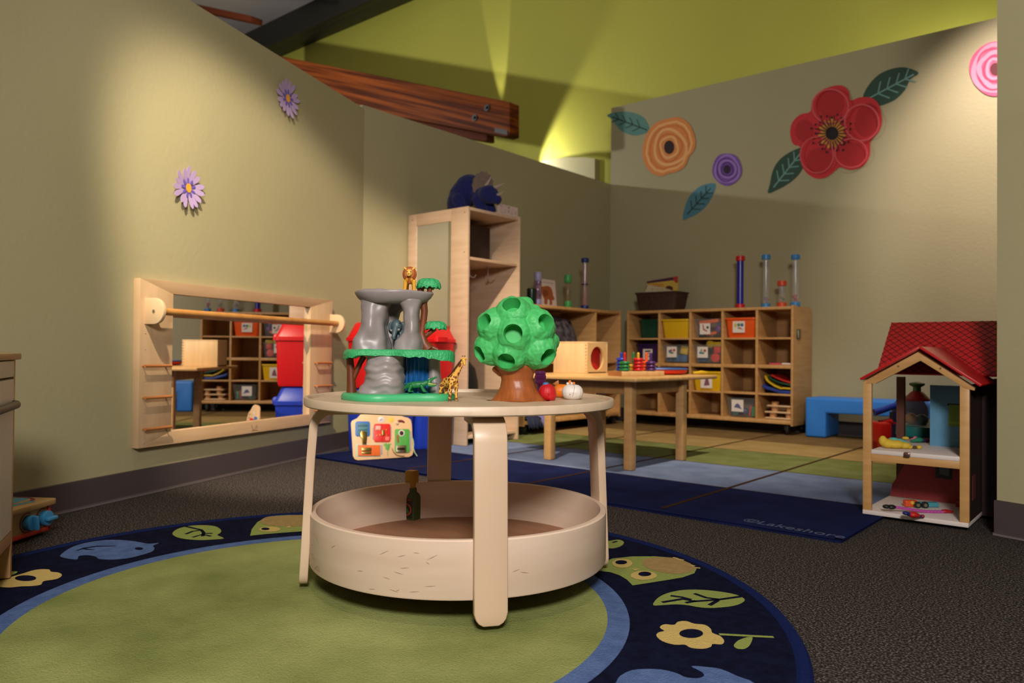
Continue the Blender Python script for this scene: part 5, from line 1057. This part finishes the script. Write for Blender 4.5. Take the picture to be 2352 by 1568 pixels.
MB().prism(pg, (0, .018, 0)).build('gable_frame', hw_, DH, world=True, bevel=.001)
m = MB()
for x, y in ((2063, 841), (2160, 846)): c = wy(x, y, HY); m.cyl(c+V((0, -.001, 0)), c+V((0, .003, 0)), .0042, n=12)
m.build('screw', mat('plug_brown', '7d5a38', .5), DH, world=True)
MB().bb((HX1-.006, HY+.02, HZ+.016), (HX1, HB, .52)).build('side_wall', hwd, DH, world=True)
m = MB(); P = [V((HX1+.0008, y, z)) for y, z in ((3.19, .10), (3.25, .10), (3.25, .19), (3.19, .19))]; m.prism(P, (.0012, 0, 0)); m.build('side_window', pl('dark_rose_print', '6a2c30', .6), DH, world=True)
bwm = mat('house_blue_wall', '4f86a6', .55, c2='5a90b0', scale=10)
BWY = 3.43
MB().bb((-.688, BWY, F2), (HX1-.006, BWY+.006, .505)).build('blue_wall', bwm, DH, world=True)
def onw(pts, Y, m_, name, th=.0008): MB().prism([wy(x, y, Y) for x, y in pts], (0, -th, 0)).build(name, m_, DH, world=True)
onw([(2176, 926), (2216, 928), (2216, 933), (2176, 931)], BWY, pl('print_black', '10120f', .6), 'towel_rail_print')
onw([(2180, 929), (2216, 931), (2216, 981), (2178, 979)], BWY-.0009, pl('towel_green', '6a8a34', .6), 'towel_print'); onw([(2180, 968), (2216, 970), (2216, 974), (2179, 972)], BWY-.0018, pl('towel_stripe', '86a63f', .6), 'towel_stripe_print')
rw_ = [wy(x, y, 3.49) for x, y in ((2044, 1138), (2049, 1112), (2062, 1092), (2080, 1062), (2084, 1030), (2086, 1000), (2214, 1000), (2214, 1160))]
for p in rw_: p.z = max(p.z, HZ+.0165); p.z = min(p.z, F2-.0165)
MB().prism(rw_, (0, .006, 0)).build('red_wall', mat('house_red_wall', '8c2a2c', .6, c2='83262a', scale=8), DH, world=True)
onw([(2149, 1050), (2190, 1055), (2187, 1102), (2149, 1096)], 3.49, pl('frame_dark', '1d2422', .6), 'window_frame_print'); onw([(2158, 1058), (2182, 1061), (2180, 1093), (2158, 1088)], 3.4885, pl('frame_grey', '4a5656', .6), 'window_pane_print')
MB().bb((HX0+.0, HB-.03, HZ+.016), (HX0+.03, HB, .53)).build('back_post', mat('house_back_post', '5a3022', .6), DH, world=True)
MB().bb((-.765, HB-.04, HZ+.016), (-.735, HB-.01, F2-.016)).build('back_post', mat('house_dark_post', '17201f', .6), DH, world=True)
# main body behind, reaching to the right
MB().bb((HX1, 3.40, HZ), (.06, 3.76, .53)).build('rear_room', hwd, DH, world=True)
shg = bpy.data.materials.new('red_shingle_print'); shg.use_nodes = True; nt = shg.node_tree; bs = nt.nodes['Principled BSDF']; bs.inputs['Roughness'].default_value = .4
shg_red, shg_blk = lin('c4141e'), lin('2a0a0a')
rpl = pl('roof_red', 'bb161d', .35)
AP = wy(2112, 800, 3.085); EL_ = wy(1977, 873, 3.085); ER_ = wy(2251, 888, 3.085)
for e in (EL_, ER_):
    d = e-AP; n = V((0, 1, 0)).cross(d).normalized(); n = n if n.z > 0 else -n
    e2 = e.copy(); P = [AP, e, e+V((0, .36, 0)), AP+V((0, .40, 0))]
    MB().prism(P, n*.009).build('porch_roof', rpl, DH, world=True, bevel=.001)
RZ0 = .760; RYr = 3.60; dz = (.760-.545); ry0 = 3.37
m = MB(); P = [V((-.872, RYr, RZ0)), V((.10, RYr, RZ0)), V((.10, ry0, RZ0-dz)), V((-.872, ry0, RZ0-dz))]; sn = V((0, -dz, RYr-ry0)).normalized(); m.prism(P, sn*.008)
m.build('main_roof', rpl, DH, world=True, bevel=.001)
m = MB(); P = [V((-.872, RYr, RZ0)), V((.10, RYr, RZ0)), V((.10, 2*RYr-ry0, RZ0-dz)), V((-.872, 2*RYr-ry0, RZ0-dz))]; m.prism(P, V((0, dz, RYr-ry0)).normalized()*.008); m.build('rear_roof', rpl, DH, world=True, bevel=.001)
# printed scale pattern: thin dark scallop lines on the slope
m = MB(); sl = V((0, -(RYr-ry0), -dz)).normalized(); Lsl = math.hypot(RYr-ry0, dz); o0 = V((-.872, RYr, RZ0))+sn*.0086
sw, sh_ = .034, .0165
r_ = 0
while r_*sh_ < Lsl-.01:
    x = -.5*sw*(r_ % 2)
    while x < .97:
        L = []
        for i in range(7):
            t = i/6; xx = x+sw*t; yy = r_*sh_+sh_*(1-abs(2*t-1)**1.7)*1.0
            if 0 <= xx <= .968 and 0 <= yy <= Lsl: L.append(o0+V((xx, 0, 0))+sl*yy)
        if len(L) > 1: m.ribbon(L, .0026, sn)
        x += sw
    r_ += 1
m.build('scale_print', pl('scale_black', '22100e', .45), DH, world=True)
# --- things inside
PO = Toy('popper_dome', 'clear dome popper toy with a teal base on the dollhouse upper floor', 'toy', hz(2103, 1001, F2)+V((.0, .02, 0))); g, k_ = PO.q, PO.r
c = g(2106, 1001); zz_ = lambda y: g(2106, y).z
o_ = (c.x, 0, 0)
MB().lathe([(k_(42), 0), (k_(44), .006), (k_(43), zz_(978)), (k_(34), zz_(974))], o_, 32).build('base', pl('popper_teal', '1f6b66', .35), PO.o)
MB().lathe([(k_(37), zz_(977)), (k_(37), zz_(960)), (k_(33), zz_(940)), (k_(24), zz_(922)), (k_(16), zz_(914))], o_, 32, cap=(False, False)).build('dome', mat('popper_clear', '9aa0a0', .05, alpha=.25, spec=.9), PO.o)
MB().lathe([(k_(26), zz_(920)), (k_(27), zz_(916)), (k_(14), zz_(901)), (k_(8), zz_(897))], o_, 28).build('top_cone', pl('popper_red', 'a5281a', .4), PO.o)
MB().lathe([(k_(9), zz_(899)), (k_(8), zz_(889)), (k_(16), zz_(884)), (k_(16), zz_(880)), (k_(6), zz_(877))], o_, 24).build('handle', pl('popper_green', '3d6a24', .4), PO.o)
for dx, y, d, cc_ in ((-14, 961, .0, 'b5762c'), (12, 964, -.01, '24606a'), (2, 966, .03, 'a03030')): MB().sph(g(2106+dx, y, d), k_(13), 0, 16, 12).build('ball', pl('ball_'+cc_, cc_, .4), PO.o)
def floppy(name, label, base, blobs, group, cat='doll'):
    """blobs: (x, y, d, rx, ry, material, part)"""
    T = Toy(name, label, cat, base, group); parts = {}
    for x, y, d, rx_, ry_, mm, pn in blobs: parts.setdefault((pn, mm), []).append((x, y, d, rx_, ry_))
    for (pn, mm), L in parts.items():
        m = MB()
        for x, y, d, rx_, ry_ in L:
            c = T.q(x, y, d); c.z = max(c.z, T.r(ry_)); m.sph(c, (T.r(rx_), T.r(min(rx_, ry_*1.6)), T.r(ry_)), 0, 16, 10)
        m.build(pn, mm, T.o, remesh=.0018)
    return T
dy, dt, dp = pl('cloth_yellow', 'd6b437', .8), pl('cloth_turquoise', '58b5ad', .8), pl('skin_pink', 'c9687a', .7)
floppy('cloth_doll', 'yellow and turquoise cloth doll lying on the front of the dollhouse upper floor', hz(2062, 1031, F2)+V((0, .012, 0)), [(2028, 1012, .02, 9, 12, dy, 'dress'), (2040, 1018, .015, 16, 11, dy, 'dress'), (2058, 1022, .005, 22, 10, dy, 'dress'), (2078, 1026, .0, 14, 8, dy, 'dress'), (2052, 1010, .025, 12, 6, dt, 'sash'), (2066, 1013, .015, 11, 6, dt, 'sash'), (2078, 1018, .006, 10, 6, dt, 'sash'), (2086, 1022, .0, 8, 5, dt, 'sash'), (2088, 1032, -.004, 8, 5, dy, 'shoe'), (2111, 1035, -.004, 6, 4.5, dy, 'shoe'), (2101, 1033, -.002, 5, 4, pl('hair_brown', '5a4020', .8), 'hair'), (2080, 1006, .03, 8, 4, dy, 'sleeve')], 'dolls in the dollhouse')
floppy('cloth_doll', 'green and navy doll behind the yellow one on the dollhouse upper floor', hz(2112, 1017, F2)+V((0, .02, 0)), [(2108, 1013, 0, 12, 6, pl('cloth_green', '1d7a5c', .8), 'shirt'), (2098, 1016, -.004, 7, 4, pl('cloth_green', '1d7a5c', .8), 'shirt'), (2120, 1012, .004, 8, 5, pl('cloth_navy2', '161b3a', .8), 'trousers'), (2130, 1013, .008, 7, 4.5, pl('cloth_crimson', '8e1b2c', .8), 'shoes'), (2097, 1008, .0, 6, 2.4, dp, 'arm'), (2102, 1004, .0, 4, 2.4, dp, 'arm')], 'dolls in the dollhouse')
cb_ = wy(2083, 1043, HY-.002); m = MB(); m.bb(cb_+V((-.010, -.010, -.010)), cb_+V((.012, .003, .008))); tag(m.build('metal_clip', mat('clip_metal', '8c6f68', .3, .8), bevel=.004), 'small metal clip on the front rail of the dollhouse upper floor', 'clip')
G = 'dolls in the dollhouse'; zf = HZ+.016
floppy('toy_doll', 'long pink toy doll with red shoes on the dollhouse ground floor', hz(2115, 1178, zf)+V((0, .01, 0)), [(2036, 1163, .0, 9, 5, blackm, 'head'), (2048, 1164, .0, 10, 5.5, blackm, 'head')]+[(2060+i*8, 1165+i*1.15, -.0005*i, 7, 3.4, pl('doll_magenta', 'b8489c', .5), 'body') for i in range(14)]+[(2172, 1179, -.006, 12, 4.5, pl('shoe_red', 'a3141c', .45), 'shoe'), (2182, 1180, -.006, 7, 4, pl('shoe_red', 'a3141c', .45), 'shoe')], G)
TK = Toy('toy_truck', 'orange and turquoise toy truck on its side behind the pink doll in the dollhouse', 'toy', hz(2115, 1166, zf)+V((0, .022, 0))); g, k_ = TK.q, TK.r
m = MB(); a = g(2077, 1162); b = g(2104, 1148); m.bb((a.x, -.012, .002), (b.x, .014, b.z)); m.build('cab', pl('truck_orange', 'd9501c', .4), TK.o, bevel=.004)
m = MB(); c = g(2092, 1153); m.sph((c.x, -.012, c.z), k_(5)); m.build('lamp', pl('truck_yellow', 'd9a23c', .4), TK.o)
m = MB(); a = g(2104, 1164); b = g(2154, 1153); m.bb((a.x, -.012, .002), (b.x, .014, b.z)); m.build('bed', pl('truck_turquoise', '4c9aa5', .4), TK.o, bevel=.003)
for x in (2101, 2118):
    c = g(x, 1164); w = MB().cyl((c.x, -.026, k_(7)), (c.x, -.014, k_(7)), k_(7.5), n=20).build('wheel', blackm, TK.o, bevel=.001); MB().cyl((c.x, -.0275, k_(7)), (c.x, -.02, k_(7)), k_(4), n=16).build('hub', pl('hub_grey', '6d6a52', .4), w)
floppy('toy_figure', 'small red toy figure with navy limbs nearest the front of the dollhouse ground floor', hz(2098, 1189, zf)+V((0, .004, 0)), [(2097, 1182, 0, 11, 7, pl('figure_red', 'c02018', .45), 'body'), (2106, 1184, 0, 7, 5.5, pl('figure_red', 'c02018', .45), 'body'), (2080, 1178, 0, 7, 4.5, navyp, 'limb'), (2087, 1180, 0, 6, 4.5, navyp, 'limb'), (2112, 1185, 0, 5, 4, navyp, 'limb'), (2119, 1186, -.001, 5, 4, pl('figure_dark_red', '96222c', .45), 'foot')], G, 'toy')
p = hz(2201, 1166, zf); tag(MB().bb((p.x-.012, p.y+.01, zf+.0004), (p.x+.016, p.y+.05, zf+.028)).build('toy_block', pl('block_dark_red', '7a1418', .5), bevel=.004), 'dark red block in the right corner of the dollhouse ground floor', 'toy block')

# ============================================================ RIDE-ON TOY BEHIND THE DOLLHOUSE
RO = Toy('ride_on_toy', 'red ride-on toy with a blue handle, on the striped rug behind the dollhouse', 'toy', (-1.17, 4.95, .0125)); g, k_ = RO.q, RO.r
a = g(2006, 985); b = g(2062, 985)
m = MB(); m.bb((a.x, -.08, .04), (a.x+.075, .08, g(2006, 968).z)); m.bb((a.x, -.07, .03), (b.x+.08, .07, g(2006, 1006).z)); m.build('base', pl('ride_red', 'b3120f', .4), RO.o, bevel=.015)
MB().tube([g(2020, 972), g(2042, 968), g(2070, 976)], k_(8), 12).build('arm', pl('ride_red', 'b3120f', .4), RO.o)
MB().tube([g(2008, 947, -.02), g(2026, 942, -.02), g(2070, 926, .0)], [k_(8), k_(7), k_(7)], 12).build('handle_bar', pl('ride_blue', '1a2f9a', .4), RO.o)
m = MB(); c = g(2090, 945, .04); m.cyl(c+V((0, -.05, 0)), c+V((0, .05, 0)), k_(36), n=36); m.build('round_back', pl('ride_navy', '1a2148', .5), RO.o, bevel=.02)
for x in (a.x+.05, b.x+.03):
    for y in (-.09, .09): MB().cyl((x, y-.012, .031), (x, y+.012, .031), .030, n=24).build('wheel', blackm, RO.o, bevel=.004)
MB().bb((b.x-.04, -.02, g(2006, 1006).z-.01), (b.x+.04, .02, c.z)).build('stem', pl('ride_navy', '1a2148', .5), RO.o)

# ============================================================ LIGHT
SC.view_settings.view_transform = 'Standard'; SC.view_settings.look = 'None'; SC.view_settings.gamma = 1; SC.view_settings.use_curve_mapping = False
SC.view_settings.exposure = 0
w = bpy.data.worlds.new('room_ambient'); SC.world = w; w.use_nodes = True
w.node_tree.nodes['Background'].inputs[0].default_value = (.95, .86, .78, 1); w.node_tree.nodes['Background'].inputs[1].default_value = .05
def lamp(name, kind, loc, target, watts, color, size=.12, angle=60, blend=.5):
    d = bpy.data.lights.new(name, kind); o = bpy.data.objects.new(name, d); COL.objects.link(o); o.location = loc
    d.energy = watts; d.color = color
    if kind == 'SPOT': d.shadow_soft_size = size; d.spot_size = math.radians(angle); d.spot_blend = blend
    if kind == 'AREA': d.shape = 'DISK'; d.size = size
    if kind == 'POINT': d.shadow_soft_size = size
    if target is not None: o.rotation_euler = (V(target)-V(loc)).to_track_quat('-Z', 'Y').to_euler()
    return o
WARM = (1, .84, .64); NEUT = (1, .92, .82); ROSE = (1, .83, .76)
lamp('track_spot', 'SPOT', (-2.25, 1.3, 3.25), (-3.0, 1.85, .3), 45, WARM, .07, 62, .8)
lamp('track_spot', 'SPOT', (-1.5, .5, 3.3), (-3.38, 2.75, .6), 800, WARM, .06, 41, .45)
lamp('track_spot', 'SPOT', (-.45, .15, 3.5), (-1.5, 1.6, .4), 80, (1, .86, .70), .07, 50, .8)
lamp('track_spot', 'SPOT', (-.50, 4.9, 3.6), (-.70, 6.1, 2.0), 430, ROSE, .07, 62, 1)
lamp('track_spot', 'SPOT', (-1.2, 3.2, 3.7), (-2.5, 4.6, .0), 560, WARM, .07, 54, .9)
lamp('fill_panel', 'AREA', (.8, -.8, 2.1), (-1.4, 1.6, .3), 125, (1, .94, .89), .6)
lamp('neighbour_lamp', 'POINT', (-7.5, 2.5, 3.0), None, 270, (.98, .97, .93), .06)
lamp('up_light', 'SPOT', wy(1141, 352, 6.85), wy(1138, 20, 6.97), 160, (1, .95, .80), .02, 15, .25)
lamp('up_light', 'SPOT', wy(1172, 385, 6.7), wy(1172, 385, 6.7)+V((1.0, .14, .16)), 66, (1, .95, .80), .04, 96, .3)
lamp('wall_washer', 'AREA', (-1.2, 6.7, 2.6), (-1.2, 7.0, 3.6), 10, (1, .95, .80), .5)
